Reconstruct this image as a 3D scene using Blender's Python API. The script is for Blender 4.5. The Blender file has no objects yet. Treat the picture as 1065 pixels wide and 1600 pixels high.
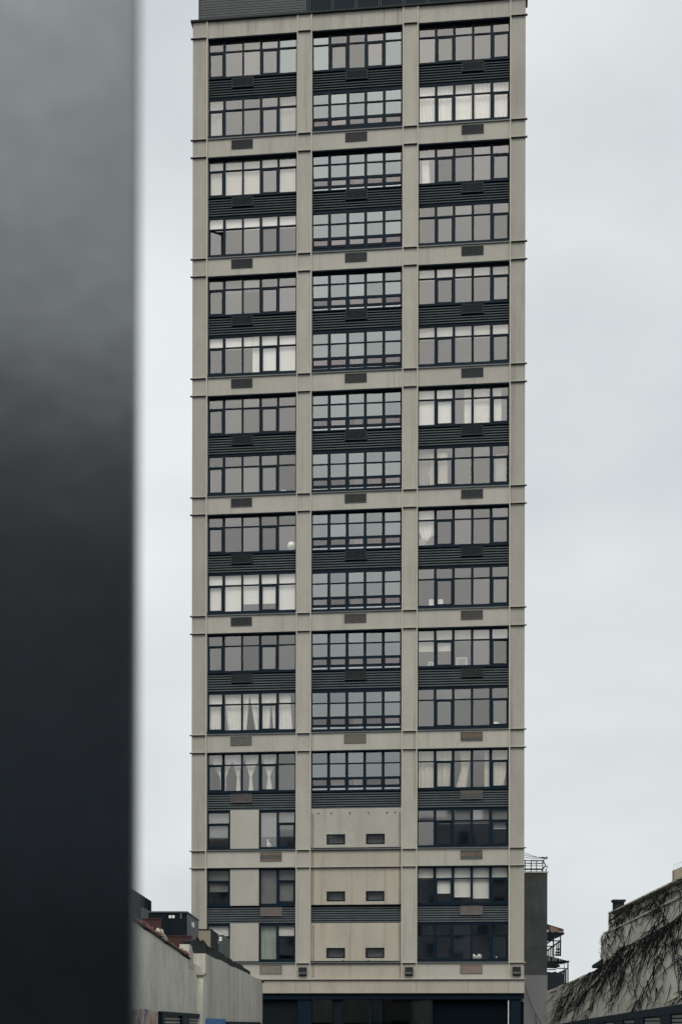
import bpy, math, random
from mathutils import Vector, Matrix
random.seed(7)
R_ = math.radians
S = bpy.context.scene
COL = S.collection

# ------------------------------------------------------------------ camera
FPX, CX, YH, ROLL, CH = 2222.22, 532.5, 1600.0, 0.00175, 1.9      # photo pixels (1065 x 1600)
cam = bpy.data.cameras.new('camera')
cam.sensor_fit = 'VERTICAL'; cam.sensor_height = 36.0; cam.sensor_width = 24.0
cam.lens = 50.0
cam.shift_y = (YH - 800.0) / 1600.0
cam.shift_x = 0.0
cam.clip_start = 0.05; cam.clip_end = 2000
cam.dof.use_dof = True; cam.dof.focus_distance = 70.0; cam.dof.aperture_fstop = 5.0
camo = bpy.data.objects.new('camera', cam); COL.objects.link(camo)
cr, sr = math.cos(ROLL), math.sin(ROLL)
right, up, fwd = Vector((cr, 0, sr)), Vector((-sr, 0, cr)), Vector((0, 1, 0))
camo.matrix_world = Matrix(((right.x, up.x, -fwd.x, 0), (right.y, up.y, -fwd.y, 0), (right.z, up.z, -fwd.z, CH), (0, 0, 0, 1)))
S.camera = camo

# ------------------------------------------------------------------ sky and sun
SUN_EL, SUN_AZ = R_(52), R_(184)          # azimuth clockwise from +Y: behind the camera
sun_dir = Vector((math.sin(SUN_AZ) * math.cos(SUN_EL), math.cos(SUN_AZ) * math.cos(SUN_EL), math.sin(SUN_EL)))
W = bpy.data.worlds.new('World'); S.world = W; W.use_nodes = True
wn = W.node_tree.nodes; wl = W.node_tree.links; wn.clear()
w_out = wn.new('ShaderNodeOutputWorld'); w_bg = wn.new('ShaderNodeBackground'); wl.new(w_bg.outputs[0], w_out.inputs[0])
w_bg.inputs[1].default_value = 0.1
sky = wn.new('ShaderNodeTexSky'); sky.sky_type = 'NISHITA'; sky.sun_disc = False
sky.sun_elevation = SUN_EL; sky.sun_rotation = SUN_AZ; sky.dust_density = 3.0
w_tc = wn.new('ShaderNodeTexCoord')
w_dot = wn.new('ShaderNodeVectorMath'); w_dot.operation = 'DOT_PRODUCT'; w_dot.inputs[1].default_value = sun_dir
wl.new(w_tc.outputs['Generated'], w_dot.inputs[0])
w_glow = wn.new('ShaderNodeMapRange'); w_glow.interpolation_type = 'SMOOTHSTEP'      # thin bright cloud round the hidden sun
w_glow.inputs[1].default_value = 0.62; w_glow.inputs[2].default_value = 1.0; w_glow.inputs[3].default_value = 0.0; w_glow.inputs[4].default_value = 1.0
wl.new(w_dot.outputs['Value'], w_glow.inputs[0])
w_map = wn.new('ShaderNodeMapping'); w_map.inputs['Scale'].default_value = (1.6, 1.6, 3.2)
wl.new(w_tc.outputs['Generated'], w_map.inputs[0])
w_n = wn.new('ShaderNodeTexNoise'); w_n.inputs['Scale'].default_value = 2.2; w_n.inputs['Detail'].default_value = 4; w_n.inputs['Roughness'].default_value = 0.45
wl.new(w_map.outputs[0], w_n.inputs['Vector'])
w_ramp = wn.new('ShaderNodeValToRGB')                                             # soft cloud layer
w_ramp.color_ramp.elements[0].position = 0.33; w_ramp.color_ramp.elements[0].color = (0.62, 0.668, 0.69, 1)
w_ramp.color_ramp.elements[1].position = 0.68; w_ramp.color_ramp.elements[1].color = (0.845, 0.88, 0.88, 1)
wl.new(w_n.outputs['Fac'], w_ramp.inputs[0])
w_add = wn.new('ShaderNodeMix'); w_add.data_type = 'RGBA'; w_add.blend_type = 'ADD'
w_add.inputs[7].default_value = (0.95, 0.90, 0.84, 1)
wl.new(w_glow.outputs[0], w_add.inputs[0]); wl.new(w_ramp.outputs[0], w_add.inputs[6])
w_x10 = wn.new('ShaderNodeVectorMath'); w_x10.operation = 'SCALE'; w_x10.inputs[3].default_value = 10.0
wl.new(w_add.outputs[2], w_x10.inputs[0])
w_mix = wn.new('ShaderNodeMix'); w_mix.data_type = 'RGBA'; w_mix.inputs[0].default_value = 0.04
wl.new(w_x10.outputs[0], w_mix.inputs[6]); wl.new(sky.outputs[0], w_mix.inputs[7])
wl.new(w_mix.outputs[2], w_bg.inputs[0])

sun = bpy.data.lights.new('sun', 'SUN'); sun.energy = 1.2; sun.angle = R_(24); sun.color = (1.0, 0.95, 0.87)
suno = bpy.data.objects.new('sun', sun); COL.objects.link(suno)
suno.rotation_euler = (-sun_dir).to_track_quat('-Z', 'Y').to_euler(); suno.location = (0, 0, 80)

S.view_settings.view_transform = 'Standard'; S.view_settings.look = 'None'
S.view_settings.exposure = 0.0; S.view_settings.gamma = 1.0; S.view_settings.use_curve_mapping = False
S.render.engine = 'CYCLES'
S.cycles.use_denoising = True
S.cycles.max_bounces = 7; S.cycles.transparent_max_bounces = 10; S.cycles.caustics_reflective = False

# ------------------------------------------------------------------ pixel helpers
def ray(x, y):
    a = (x - CX) / FPX; b = (YH - y) / FPX
    return Vector((a * cr - b * sr, 1, a * sr + b * cr))
def at(x, y, Y):                                    # photo pixel at depth Y
    d = ray(x, y); return Vector((d.x * Y, Y, CH + d.z * Y))
def on_plane(x, y, P, N):
    d = ray(x, y); t = (P - Vector((0, 0, CH))).dot(N) / d.dot(N)
    return Vector((0, 0, CH)) + d * t

# ------------------------------------------------------------------ materials
def base_mat(name):
    m = bpy.data.materials.new(name); m.use_nodes = True
    return m, m.node_tree.nodes, m.node_tree.links, m.node_tree.nodes['Principled BSDF']
def mat(name, col, rough=0.7, metal=0.0, var=0.12, scale=1.5, streak=0.0, bump=0.0, bscale=30.0, spec=0.5, dirt=None, dscale=0.4, damount=0.5, sx=6.0, sz=0.35, dstreak=False, orand=0.0):
    m, n, l, p = base_mat(name)
    p.inputs['Roughness'].default_value = rough; p.inputs['Metallic'].default_value = metal
    p.inputs['Specular IOR Level'].default_value = spec
    geo = n.new('ShaderNodeNewGeometry')
    def noise(sc, det=5, vec=None, ro=0.6):
        t = n.new('ShaderNodeTexNoise'); t.inputs['Scale'].default_value = sc; t.inputs['Detail'].default_value = det; t.inputs['Roughness'].default_value = ro
        l.new(vec or geo.outputs['Position'], t.inputs['Vector']); return t.outputs['Fac']
    def mapr(s, a, b, c, d):
        t = n.new('ShaderNodeMapRange'); l.new(s, t.inputs[0])
        for i, v in enumerate((a, b, c, d)): t.inputs[i + 1].default_value = v
        return t.outputs[0]
    def mul(c, f):
        t = n.new('ShaderNodeMix'); t.data_type = 'RGBA'; t.blend_type = 'MULTIPLY'; t.inputs[0].default_value = 1
        if isinstance(c, tuple): t.inputs[6].default_value = c
        else: l.new(c, t.inputs[6])
        k = n.new('ShaderNodeCombineColor'); [l.new(f, k.inputs[i]) for i in range(3)]
        l.new(k.outputs[0], t.inputs[7]); return t.outputs[2]
    c = (*col, 1)
    if orand:
        oi = n.new('ShaderNodeObjectInfo'); c = mul(c, mapr(oi.outputs['Random'], 0, 1, 1 - orand, 1 + orand))
    if var: 
        c = mul(c, mapr(noise(scale), 0.3, 0.7, 1 - var, 1 + var))
        c = mul(c, mapr(noise(scale * 9, 3), 0.3, 0.7, 1 - var * .5, 1 + var * .5))
    if streak:
        mp = n.new('ShaderNodeMapping'); mp.inputs['Scale'].default_value = (sx, sx, sz); l.new(geo.outputs['Position'], mp.inputs[0])
        c = mul(c, mapr(noise(1.0, 5, mp.outputs[0]), 0.42, 0.72, 1.0, 1 - streak))
    if dirt:
        dv = None
        if dstreak:
            dm = n.new('ShaderNodeMapping'); dm.inputs['Scale'].default_value = (5.0, 5.0, 0.18); l.new(geo.outputs['Position'], dm.inputs[0]); dv = dm.outputs[0]
        f = mapr(noise(dscale, 7, dv, 0.7), 0.56, 0.72, 0, damount)
        t = n.new('ShaderNodeMix'); t.data_type = 'RGBA'; l.new(f, t.inputs[0])
        if isinstance(c, tuple): t.inputs[6].default_value = c
        else: l.new(c, t.inputs[6])
        t.inputs[7].default_value = (*dirt, 1); c = t.outputs[2]
    if isinstance(c, tuple): p.inputs['Base Color'].default_value = c
    else: l.new(c, p.inputs['Base Color'])
    if bump:
        b = n.new('ShaderNodeBump'); b.inputs['Strength'].default_value = bump; b.inputs['Distance'].default_value = 0.02
        l.new(noise(bscale, 6), b.inputs['Height']); l.new(b.outputs[0], p.inputs['Normal'])
    return m

def glass(name, fac, tint, trans):
    m, n, l, p = base_mat(name); n.remove(p)
    out = n['Material Output']
    gl = n.new('ShaderNodeBsdfGlossy'); gl.inputs['Roughness'].default_value = 0.03; gl.inputs['Color'].default_value = (*tint, 1)
    tr = n.new('ShaderNodeBsdfTransparent'); tr.inputs['Color'].default_value = (*trans, 1)
    oi = n.new('ShaderNodeObjectInfo')
    a = n.new('ShaderNodeMath'); a.operation = 'MULTIPLY_ADD'; a.inputs[1].default_value = 0.07; a.inputs[2].default_value = fac - 0.035
    l.new(oi.outputs['Random'], a.inputs[0])
    geo = n.new('ShaderNodeNewGeometry')
    inv = n.new('ShaderNodeMath'); inv.operation = 'SUBTRACT'; inv.inputs[0].default_value = 1.0; l.new(geo.outputs['Backfacing'], inv.inputs[1])
    b = n.new('ShaderNodeMath'); b.operation = 'MULTIPLY'; b.use_clamp = True; l.new(a.outputs[0], b.inputs[0]); l.new(inv.outputs[0], b.inputs[1])
    t = n.new('ShaderNodeTexNoise'); t.inputs['Scale'].default_value = 1.3; l.new(geo.outputs['Position'], t.inputs['Vector'])
    bp = n.new('ShaderNodeBump'); bp.inputs['Strength'].default_value = 0.015; bp.inputs['Distance'].default_value = 0.02; l.new(t.outputs['Fac'], bp.inputs['Height']); l.new(bp.outputs[0], gl.inputs['Normal'])
    mx = n.new('ShaderNodeMixShader'); l.new(b.outputs[0], mx.inputs[0]); l.new(tr.outputs[0], mx.inputs[1]); l.new(gl.outputs[0], mx.inputs[2])
    l.new(mx.outputs[0], out.inputs[0]); return m

M = {}
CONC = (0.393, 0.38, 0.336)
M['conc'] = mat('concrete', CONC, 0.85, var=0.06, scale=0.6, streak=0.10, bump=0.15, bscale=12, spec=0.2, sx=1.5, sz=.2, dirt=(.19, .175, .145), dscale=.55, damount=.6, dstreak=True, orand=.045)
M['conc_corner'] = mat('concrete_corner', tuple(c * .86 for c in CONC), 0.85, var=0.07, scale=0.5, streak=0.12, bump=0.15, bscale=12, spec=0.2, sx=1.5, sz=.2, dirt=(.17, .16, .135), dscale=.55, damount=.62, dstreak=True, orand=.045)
M['conc_band'] = mat('concrete_band', tuple(c * 1.04 for c in CONC), 0.85, var=0.05, scale=0.5, streak=0.08, bump=0.12, bscale=10, spec=0.2, sx=1.5, sz=.3, dirt=(.21, .19, .155), dscale=.6, damount=.55, dstreak=True, orand=.045)
M['conc_tan'] = mat('concrete_tan', (0.40, 0.373, 0.312), 0.85, var=0.06, scale=0.5, streak=0.12, bump=0.12, bscale=10, spec=0.2, sx=1.3, sz=.3, dirt=(.22, .17, .12), dscale=.6, damount=.62, dstreak=True, orand=.045)
M['conc_rust'] = mat('concrete_rust_streaked', CONC, 0.85, var=0.06, scale=0.6, streak=0.15, bump=0.12, spec=0.2, dirt=(0.16, 0.09, 0.04), dscale=0.8, damount=0.75, sx=2.5, sz=0.12, dstreak=True)
M['rib'] = mat('concrete_rib', (0.46, 0.435, 0.37), 0.8, var=0.08, scale=2, spec=0.2)
M['frame'] = mat('navy_frame', (0.003, 0.0122, 0.0225), 0.6, var=0.1, scale=3, spec=0.12)
M['ledge'] = mat('dark_metal_ledge_shade', (0.01, 0.014, 0.017), 0.6, var=0.2, scale=3, spec=0.2)
M['sill'] = mat('sill_metal', (0.10, 0.112, 0.112), 0.5, var=0.15, scale=3)
M['slat'] = mat('louvre_grey', (0.08, 0.096, 0.103), 0.6, var=0.15, scale=2, spec=0.2)
M['dark'] = mat('dark_void', (0.003, 0.006, 0.010), 0.8, var=0, spec=.05)
M['room'] = mat('room_plaster', (0.25, 0.265, 0.285), 0.9, var=0.05)
M['room_floor'] = mat('room_floorboards', (0.12, 0.09, 0.07), 0.8, var=0.1)
M['glass_bronze'] = glass('bronze_glass', 0.185, (0.97, 0.945, 0.92), (0.95, 0.95, 0.94))
M['glass_green'] = glass('green_glass', 0.255, (0.88, 0.965, 0.955), (0.6, 0.65, 0.65))
M['glass_pink'] = glass('hopper_glass', 0.17, (0.97, 0.90, 0.90), (0.75, 0.70, 0.70))
M['glass_strip'] = glass('strip_glass', 0.34, (0.95, 0.98, 0.98), (0.5, 0.55, 0.55))
M['glass_dark'] = glass('shop_glass', 0.06, (0.85, 0.95, 1.0), (0.25, 0.3, 0.33))
M['blind'] = mat('white_blind', (0.88, 0.88, 0.85), 0.9, var=0.03, scale=2)
M['blind_grey'] = mat('grey_blind', (0.22, 0.22, 0.22), 0.9, var=0.05, scale=2)
M['blind_beige'] = mat('beige_blind', (0.58, 0.57, 0.53), 0.9, var=0.05, scale=2)
M['curtain'] = mat('curtain_cloth', (0.82, 0.81, 0.77), 0.95, var=0.08, scale=3)
M['curtain_beige'] = mat('beige_curtain_cloth', (0.60, 0.57, 0.50), 0.95, var=0.1, scale=3)
M['curtain_sheer'] = mat('sheer_curtain_cloth', (0.36, 0.345, 0.33), 0.95, var=0.1, scale=3)
M['white'] = mat('white_paint', (0.8, 0.8, 0.78), 0.5, var=0.03)

# ------------------------------------------------------------------ mesh builder
class MB:
    def __init__(s): s.v = []; s.f = []; s.m = []
    def box(s, x0, x1, y0, y1, z0, z1, mi=0):
        i = len(s.v)
        s.v += [(x0, y0, z0), (x1, y0, z0), (x1, y1, z0), (x0, y1, z0), (x0, y0, z1), (x1, y0, z1), (x1, y1, z1), (x0, y1, z1)]
        s.f += [(i, i + 3, i + 2, i + 1), (i + 4, i + 5, i + 6, i + 7), (i, i + 1, i + 5, i + 4), (i + 1, i + 2, i + 6, i + 5), (i + 2, i + 3, i + 7, i + 6), (i + 3, i, i + 4, i + 7)]
        s.m += [mi] * 6; return s
    def face(s, pts, mi=0):
        i = len(s.v); s.v += [tuple(p) for p in pts]; s.f.append(tuple(range(i, i + len(pts)))); s.m.append(mi); return s
    def prism(s, poly, off, mi=0):                  # polygon of 3D points swept by off
        n = len(poly); i = len(s.v); off = Vector(off)
        s.v += [tuple(p) for p in poly] + [tuple(Vector(p) + off) for p in poly]
        s.f.append(tuple(range(i, i + n))); s.f.append(tuple(range(i + 2 * n - 1, i + n - 1, -1)))
        for k in range(n):
            j = (k + 1) % n; s.f.append((i + j, i + k, i + n + k, i + n + j))
        s.m += [mi] * (n + 2); return s
    def tube(s, pts, rad, sides=6, mi=0, cap=True):
        pts = [Vector(p) for p in pts]; i0 = len(s.v); n = len(pts)
        rads = rad if isinstance(rad, (list, tuple)) else [rad] * n
        prev = None
        for k, p in enumerate(pts):
            d = (pts[min(k + 1, n - 1)] - pts[max(k - 1, 0)]).normalized()
            a = d.cross(Vector((0, 0, 1)) if abs(d.z) < 0.9 else Vector((1, 0, 0))).normalized(); b = d.cross(a)
            for q in range(sides):
                t = 2 * math.pi * q / sides + .4
                s.v.append(tuple(p + (a * math.cos(t) + b * math.sin(t)) * rads[k]))
        for k in range(n - 1):
            for q in range(sides):
                a0 = i0 + k * sides + q; a1 = i0 + k * sides + (q + 1) % sides
                s.f.append((a0, a1, a1 + sides, a0 + sides)); s.m.append(mi)
        if cap:
            s.f.append(tuple(i0 + q for q in reversed(range(sides)))); s.f.append(tuple(i0 + (n - 1) * sides + q for q in range(sides))); s.m += [mi, mi]
        return s
    def lathe(s, prof, cx, cy, cz, seg=14, mi=0):
        i0 = len(s.v)
        for r, z in prof:
            for q in range(seg):
                t = 2 * math.pi * q / seg; s.v.append((cx + r * math.cos(t), cy + r * math.sin(t), cz + z))
        for k in range(len(prof) - 1):
            for q in range(seg):
                a = i0 + k * seg + q; b = i0 + k * seg + (q + 1) % seg
                s.f.append((a, b, b + seg, a + seg)); s.m.append(mi)
        return s
    def mesh(s, name, mats):
        me = bpy.data.meshes.new(name); me.from_pydata(s.v, [], s.f)
        for m in (mats if isinstance(mats, (list, tuple)) else [mats]): me.materials.append(m)
        me.polygons.foreach_set('material_index', s.m); me.update(); return me
    def build(s, name, mats, parent=None, loc=(0, 0, 0), smooth=False):
        me = s.mesh(name, mats)
        if smooth: me.polygons.foreach_set('use_smooth', [True] * len(me.polygons))
        return link(name, me, parent, loc)
def link(name, me, parent=None, loc=(0, 0, 0)):
    o = bpy.data.objects.new(name, me); COL.objects.link(o); o.parent = parent; o.location = loc; return o
CACHE = {}
def shared(name, key, fn, mats, parent, loc):       # alike pieces share one mesh
    if key not in CACHE: CACHE[key] = fn().mesh(name, mats)
    return link(name, CACHE[key], parent, loc)
def empty(name, loc, rz=0):
    o = bpy.data.objects.new(name, None); COL.objects.link(o); o.location = loc; o.rotation_euler = (0, 0, rz); o.empty_display_size = 0.3; return o
def tag(o, label=None, cat=None, group=None, kind=None):
    if label: o['label'] = label
    if cat: o['category'] = cat
    if group: o['group'] = group
    if kind: o['kind'] = kind
    return o

# ------------------------------------------------------------------ ground
M['asphalt'] = mat('asphalt', (0.055, 0.055, 0.056), 0.9, var=0.2, scale=0.8, bump=0.4, bscale=60)
g = MB(); g.face([(-600, -600, 0), (600, -600, 0), (600, 900, 0), (-600, 900, 0)])
tag(g.build('ground', M['asphalt']), kind='structure')

# ================================================================== TOWER
PHI = math.atan(0.1075)
TW = empty('apartment_tower', (-7.456, 70.893, 0), -PHI)
tag(TW, 'tall concrete apartment tower with three columns of wide dark framed windows', 'building')
WID, DEPTH = 16.43, 13.0
A = [50.96, 45.03, 39.1, 33.15, 27.24, 21.31, 15.38, 9.63]
B = [45.9, 39.97, 34.02, 28.1, 22.19, 16.26, 10.49, 4.9]
TOP, FASC, BASE = 51.84, 4.06, 3.42
BAYS = [(0.76, 5.24), (5.98, 10.46), (11.23, 15.68)]
PIL = [(0.0, 0.70), (5.29, 5.93), (10.51, 11.18), (15.73, WID)]
GD = 0.29
# shell
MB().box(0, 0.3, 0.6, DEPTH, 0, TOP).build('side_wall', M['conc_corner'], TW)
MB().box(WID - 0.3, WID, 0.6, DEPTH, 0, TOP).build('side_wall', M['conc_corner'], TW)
MB().box(0.3, WID - 0.3, DEPTH - 0.3, DEPTH, 0, TOP).build('rear_wall', M['conc'], TW)
MB().box(0.3, WID - 0.3, 0.61, DEPTH - 0.3, TOP - 0.9, TOP - 0.5).build('roof', M['ledge'], TW)
for i, (a, b) in enumerate(PIL):
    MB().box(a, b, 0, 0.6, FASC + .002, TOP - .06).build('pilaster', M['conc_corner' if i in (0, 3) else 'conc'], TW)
for u in (0.73, 5.265, 5.955, 10.485, 11.205, 15.705):
    MB().box(u - .028, u + .028, -0.055, 0.35, FASC + .004, TOP - .062).build('rib', M['rib'], TW)
# ledges on the pilasters: pale upper lip over a dark strip painted as underside shade
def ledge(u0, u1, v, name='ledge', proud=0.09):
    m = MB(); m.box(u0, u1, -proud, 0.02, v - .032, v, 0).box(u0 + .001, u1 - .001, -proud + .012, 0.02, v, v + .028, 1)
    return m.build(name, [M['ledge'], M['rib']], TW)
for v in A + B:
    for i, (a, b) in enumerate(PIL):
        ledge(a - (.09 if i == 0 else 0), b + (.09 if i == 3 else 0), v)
# fascia above the shopfront
for (a, b) in [(-0.02, 5.25), (5.26, 5.96), (5.97, 11.19), (11.20, 15.68), (15.69, WID + .02)]:
    MB().box(a, b, -0.04, 0.6, BASE, FASC).build('fascia_panel', M['conc_tan' if b < 15.69 else 'conc'], TW)
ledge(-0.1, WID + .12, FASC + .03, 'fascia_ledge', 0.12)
# cornice
for (a, b) in BAYS:
    MB().box(a, b, 0.03, 0.6, A[0] + .02, TOP - .06).build('cornice_panel', M['conc_rust'], TW)
MB().box(-0.1, WID + .1, -0.11, 0.66, TOP - .06, TOP + .02).build('coping', M['ledge'], TW)

# ---- window layout (metres along the facade)
PANES = {0: [(0.80, 1.49), (1.616, 2.445), (2.535, 3.336), (3.456, 4.225), (4.335, 5.15)],
         1: [(6.022, 6.76), (6.90, 7.665), (7.808, 8.555), (8.69, 9.462), (9.60, 10.36)],
         2: [(11.27, 12.018), (12.146, 12.906), (13.034, 13.826), (13.946, 14.727), (14.871, 15.61)]}
CASE = {0: (0, 3), 1: (1, 3), 2: (1, 4)}
def win_levels(m):            # (w1 top, w1 bottom, louvre top, louvre bottom, w2 top, w2 bottom)
    a, b = A[m], B[m]
    if m < 6: return a + .04, a - 1.90, a - 1.90, a - 2.84, a - 2.84, a - 4.86
    if m == 6: return a + .04, a - 1.95, a - 1.95, a - 2.85, a - 2.85, a - 4.78
    return a + .04, a - 1.85, a - 1.85, a - 2.73, a - 2.73, a - 4.62

def add_pane(win, w0, v0, u0, u1, z0, z1, mt, name='pane', hinge=None, ang=0):
    w, h = u1 - u0, z1 - z0
    o = shared(name, ('pane', round(w, 3), round(h, 3), mt), lambda: MB().box(0, w, -.006, .006, 0, h), M[mt], win, (u0 - w0, GD, z0 - v0))
    o.rotation_euler = (random.gauss(0, .006), 0, random.gauss(0, .007))
    if hinge: o.location.x = u0 - w0; o.rotation_euler = (0, 0, ang)
    return o
def sash_mesh(w, h, t):
    return MB().box(0, t, -.03, .03, 0, h).box(w - t, w, -.03, .03, 0, h).box(t, w - t, -.03, .03, 0, t).box(t, w - t, -.03, .03, h - t, h)

OPEN = {(0, 1, 2, 0): 0.36, (2, 5, 1, 4): 0.08, (2, 6, 2, 1): 0.09}
def big_window(bay, m, wi, top, bot):
    """5 lights; upper row of short panes over tall panes, some of them casements"""
    u0, u1 = BAYS[bay]; ps = PANES[bay]
    gt = top - (.10 if wi == 1 else .13); gb = bot + .09; tr = gt - .52
    f = MB()
    def bx(a, b, c, d): f.box(a - u0, b - u0, GD - .05, GD + .05, c - bot, d - bot)
    bx(u0, u1, gt, top); bx(u0, u1, bot, gb)
    xs = [u0] + [v for p in ps for v in p] + [u1]
    for k in range(0, len(xs), 2): bx(xs[k], xs[k + 1], gb + .001, gt - .001)
    for k, (a, b) in enumerate(ps): bx(a + .001, b - .001, tr - .03, tr + .03)
    win = f.build('window', M['frame'], TW, (u0, 0, bot))
    for k, (a, b) in enumerate(ps):
        gm = 'glass_green' if (bay, m, wi, k) in ((0, 0, 1, 4), (1, 0, 1, 0), (1, 0, 1, 4)) else 'glass_bronze'
        add_pane(win, u0, bot, a, b, tr + .03, gt, gm)
        if k in CASE[bay]:
            t = .055; z0, z1 = gb, tr - .03
            s = shared('sash', ('sash', round(b - a, 3), round(z1 - z0, 3)), lambda: sash_mesh(b - a, z1 - z0, t), M['frame'], win, (a - u0, GD - .012, z0 - bot))
            ang = OPEN.get((bay, m, wi, k), 0)
            p = add_pane(win, u0, bot, a + t, b - t, z0 + t, z1 - t, 'glass_bronze')
            if ang:
                s.rotation_euler = (0, 0, ang); p.rotation_euler = (0, 0, ang)
                p.location = (a - u0 + t * math.cos(ang), GD - .012 + t * math.sin(ang), z0 + t - bot)
        else:
            add_pane(win, u0, bot, a, b, gb, tr - .03, gm)
    return win, gt, gb, tr
def grid_window(bay, m, wi, top, bot):
    """5 lights of two square panes over a hopper and a thin bottom pane"""
    u0, u1 = BAYS[bay]; ps = PANES[bay]
    gt = top - (.10 if wi == 1 else .17); gb = bot + .05
    h = gt - gb; r = [gt, gt - .275 * h, gt - .308 * h, gt - .655 * h, gt - .722 * h, gt - .875 * h, gt - .944 * h, gb]
    f = MB()
    def bx(a, b, c, d, e=.05): f.box(a - u0, b - u0, GD - e, GD + e, c - bot, d - bot)
    bx(u0, u1, gt, top); bx(u0, u1, bot, gb)
    xs = [u0] + [v for p in ps for v in p] + [u1]
    for k in range(0, len(xs), 2): bx(xs[k], xs[k + 1], gb + .001, gt - .001)
    for (a, b) in ps:
        bx(a + .001, b - .001, r[2], r[1], .04); bx(a + .001, b - .001, r[4], r[3], .045); bx(a + .001, b - .001, r[6], r[5], .045)
        bx(a + .0012, a + .03, r[5] + .001, r[4] - .001, .06); bx(b - .03, b - .0012, r[5] + .001, r[4] - .001, .06)
    win = f.build('window', M['frame'], TW, (u0, 0, bot))
    for (a, b) in ps:
        add_pane(win, u0, bot, a, b, r[1], r[0], 'glass_green'); add_pane(win, u0, bot, a, b, r[3], r[2], 'glass_green')
        add_pane(win, u0, bot, a + .03, b - .03, r[5], r[4], 'glass_pink', 'hopper_pane'); add_pane(win, u0, bot, a, b, r[7], r[6], 'glass_strip', 'bottom_pane')
    return win, gt, gb, r

# blinds and curtains, hung just inside the glass
def blind(win, wb, a, b, z1, z0, mt='blind', rail=False):
    m = MB().box(0, b - a, 0, .008, 0, z1 - z0, 0).box(-.002, b - a + .002, -.006, .014, -.025, 0, 1)
    return m.build('roller_blind', [M[mt], M['white' if rail else mt]], win, (a - wb[0], GD + .10 + random.uniform(0, .015), z0 - wb[1]))
def curtain(win, wb, pa, pb, z1, z0, mt='curtain', folds=4, amp=.035, n=36, rows=10):
    """cloth between edge functions pa(t), pb(t): t = 0 at the rail, 1 at the hem"""
    m = MB(); ph = random.uniform(0, 6)
    for j in range(rows + 1):
        t = j / rows; x0, x1 = pa(t), pb(t)
        for i in range(n + 1):
            s = i / n
            y = GD + .16 + amp * math.sin(ph + s * folds * 6.283 + .5 * math.sin(3 * t + s * 5)) * (.55 + .45 * t) + .01 * math.sin(17 * s + 4 * t)
            m.v.append((x0 + (x1 - x0) * s - wb[0], y, z1 + (z0 - z1) * t - wb[1] + (.02 * math.sin(s * 9 + ph) if j == rows else 0)))
    for j in range(rows):
        for i in range(n):
            k = j * (n + 1) + i; m.f.append((k, k + n + 1, k + n + 2, k + 1)); m.m.append(0)
    return m.build('curtain', M[mt], win, smooth=True)
def const(v): return lambda t: v
def lerp(*ks):                # piecewise linear through (t, v)
    def f(t):
        for (t0, v0), (t1, v1) in zip(ks, ks[1:]):
            if t <= t1: return v0 + (v1 - v0) * (t - t0) / (t1 - t0)
        return ks[-1][1]
    return f

def room(bay, top, bot, name='room'):
    u0, u1 = BAYS[bay]; u0 -= .02; u1 += .02; m = MB(); y0, y1 = .36, 4.6
    m.face([(u0, y1, bot), (u1, y1, bot), (u1, y1, top), (u0, y1, top)], 0)
    m.face([(u0, y0, bot), (u0, y1, bot), (u0, y1, top), (u0, y0, top)], 0)
    m.face([(u1, y1, bot), (u1, y0, bot), (u1, y0, top), (u1, y1, top)], 0)
    m.face([(u0, y0, top), (u0, y1, top), (u1, y1, top), (u1, y0, top)], 0)
    m.face([(u0, y1, bot), (u0, y0, bot), (u1, y0, bot), (u1, y1, bot)], 1)
    return m.build(name, [M['room'], M['room_floor']], TW)

# louvre bands with real blades
def slat_mesh(w):
    m = MB(); d, h, t = .07, .062, .022
    m.prism([(0, -d, 0), (0, -d, t), (0, 0, h + t), (0, 0, h)], (w, 0, 0)); return m
def louvre(bay, top, bot, glo=None):
    u0, u1 = BAYS[bay]; w = u1 - u0
    back = MB().box(0, w, .02, .06, 0, top - bot).box(0, w, -.08, .02, top - bot - .05, top - bot).build('louvre_panel', M['frame'], TW, (u0, GD - .05, bot))
    n = 7; p = (top - bot - .07) / n
    for k in range(n):
        z = .015 + k * p
        segs = [(0, w)]
        if glo and glo[2] - bot - .07 < z < glo[3] - bot: segs = [(0, glo[0] - u0), (glo[1] - u0, w)]
        for (a, b) in segs:
            shared('slat', ('slat', round(b - a, 3)), lambda: slat_mesh(b - a), M['slat'], back, (a, .019, z))
    return back
GCOL = {}
def grille(u0, u1, v0, v1, dep, col, frame_col):
    """air conditioner grille: frame, dark throat and sloping blades"""
    def gm(name, c):
        if c not in GCOL: GCOL[c] = mat(name, c, 0.55, var=0.18, scale=6, spec=0.3)
        return GCOL[c]
    w, h, t = u1 - u0, v1 - v0, .022
    m = MB(); m.box(0, w, .03, .12, 0, h, 1)
    m.box(0, t, -.02, .03, 0, h, 0).box(w - t, w, -.02, .03, 0, h, 0).box(t, w - t, -.02, .03, 0, t, 0).box(t, w - t, -.02, .03, h - t, h, 0)
    g = m.build('vent_grille', [gm('grille_frame', frame_col), M['dark']], TW, (u0, dep, v0))
    s = MB(); n = 8; p = (h - 2 * t) / n
    for k in range(n):
        z = t + k * p
        c = 0 if not isinstance(col, list) else (k * len(col)) // n
        s.prism([(t, -.012, z), (t, -.012, z + .014), (t, .028, z + .046), (t, .028, z + .036)], (w - 2 * t, 0, 0), c)
    for q in (w * .36, w * .68): s.box(q, q + .012, -.016, -.012, t, h - t, 0)
    cols = col if isinstance(col, list) else [col]
    s.build('grille_blades', [gm('grille_blade', c) for c in cols], g)
    return g
GREY, DGREY = (0.038, 0.044, 0.048), (0.018, 0.026, 0.034)
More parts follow.
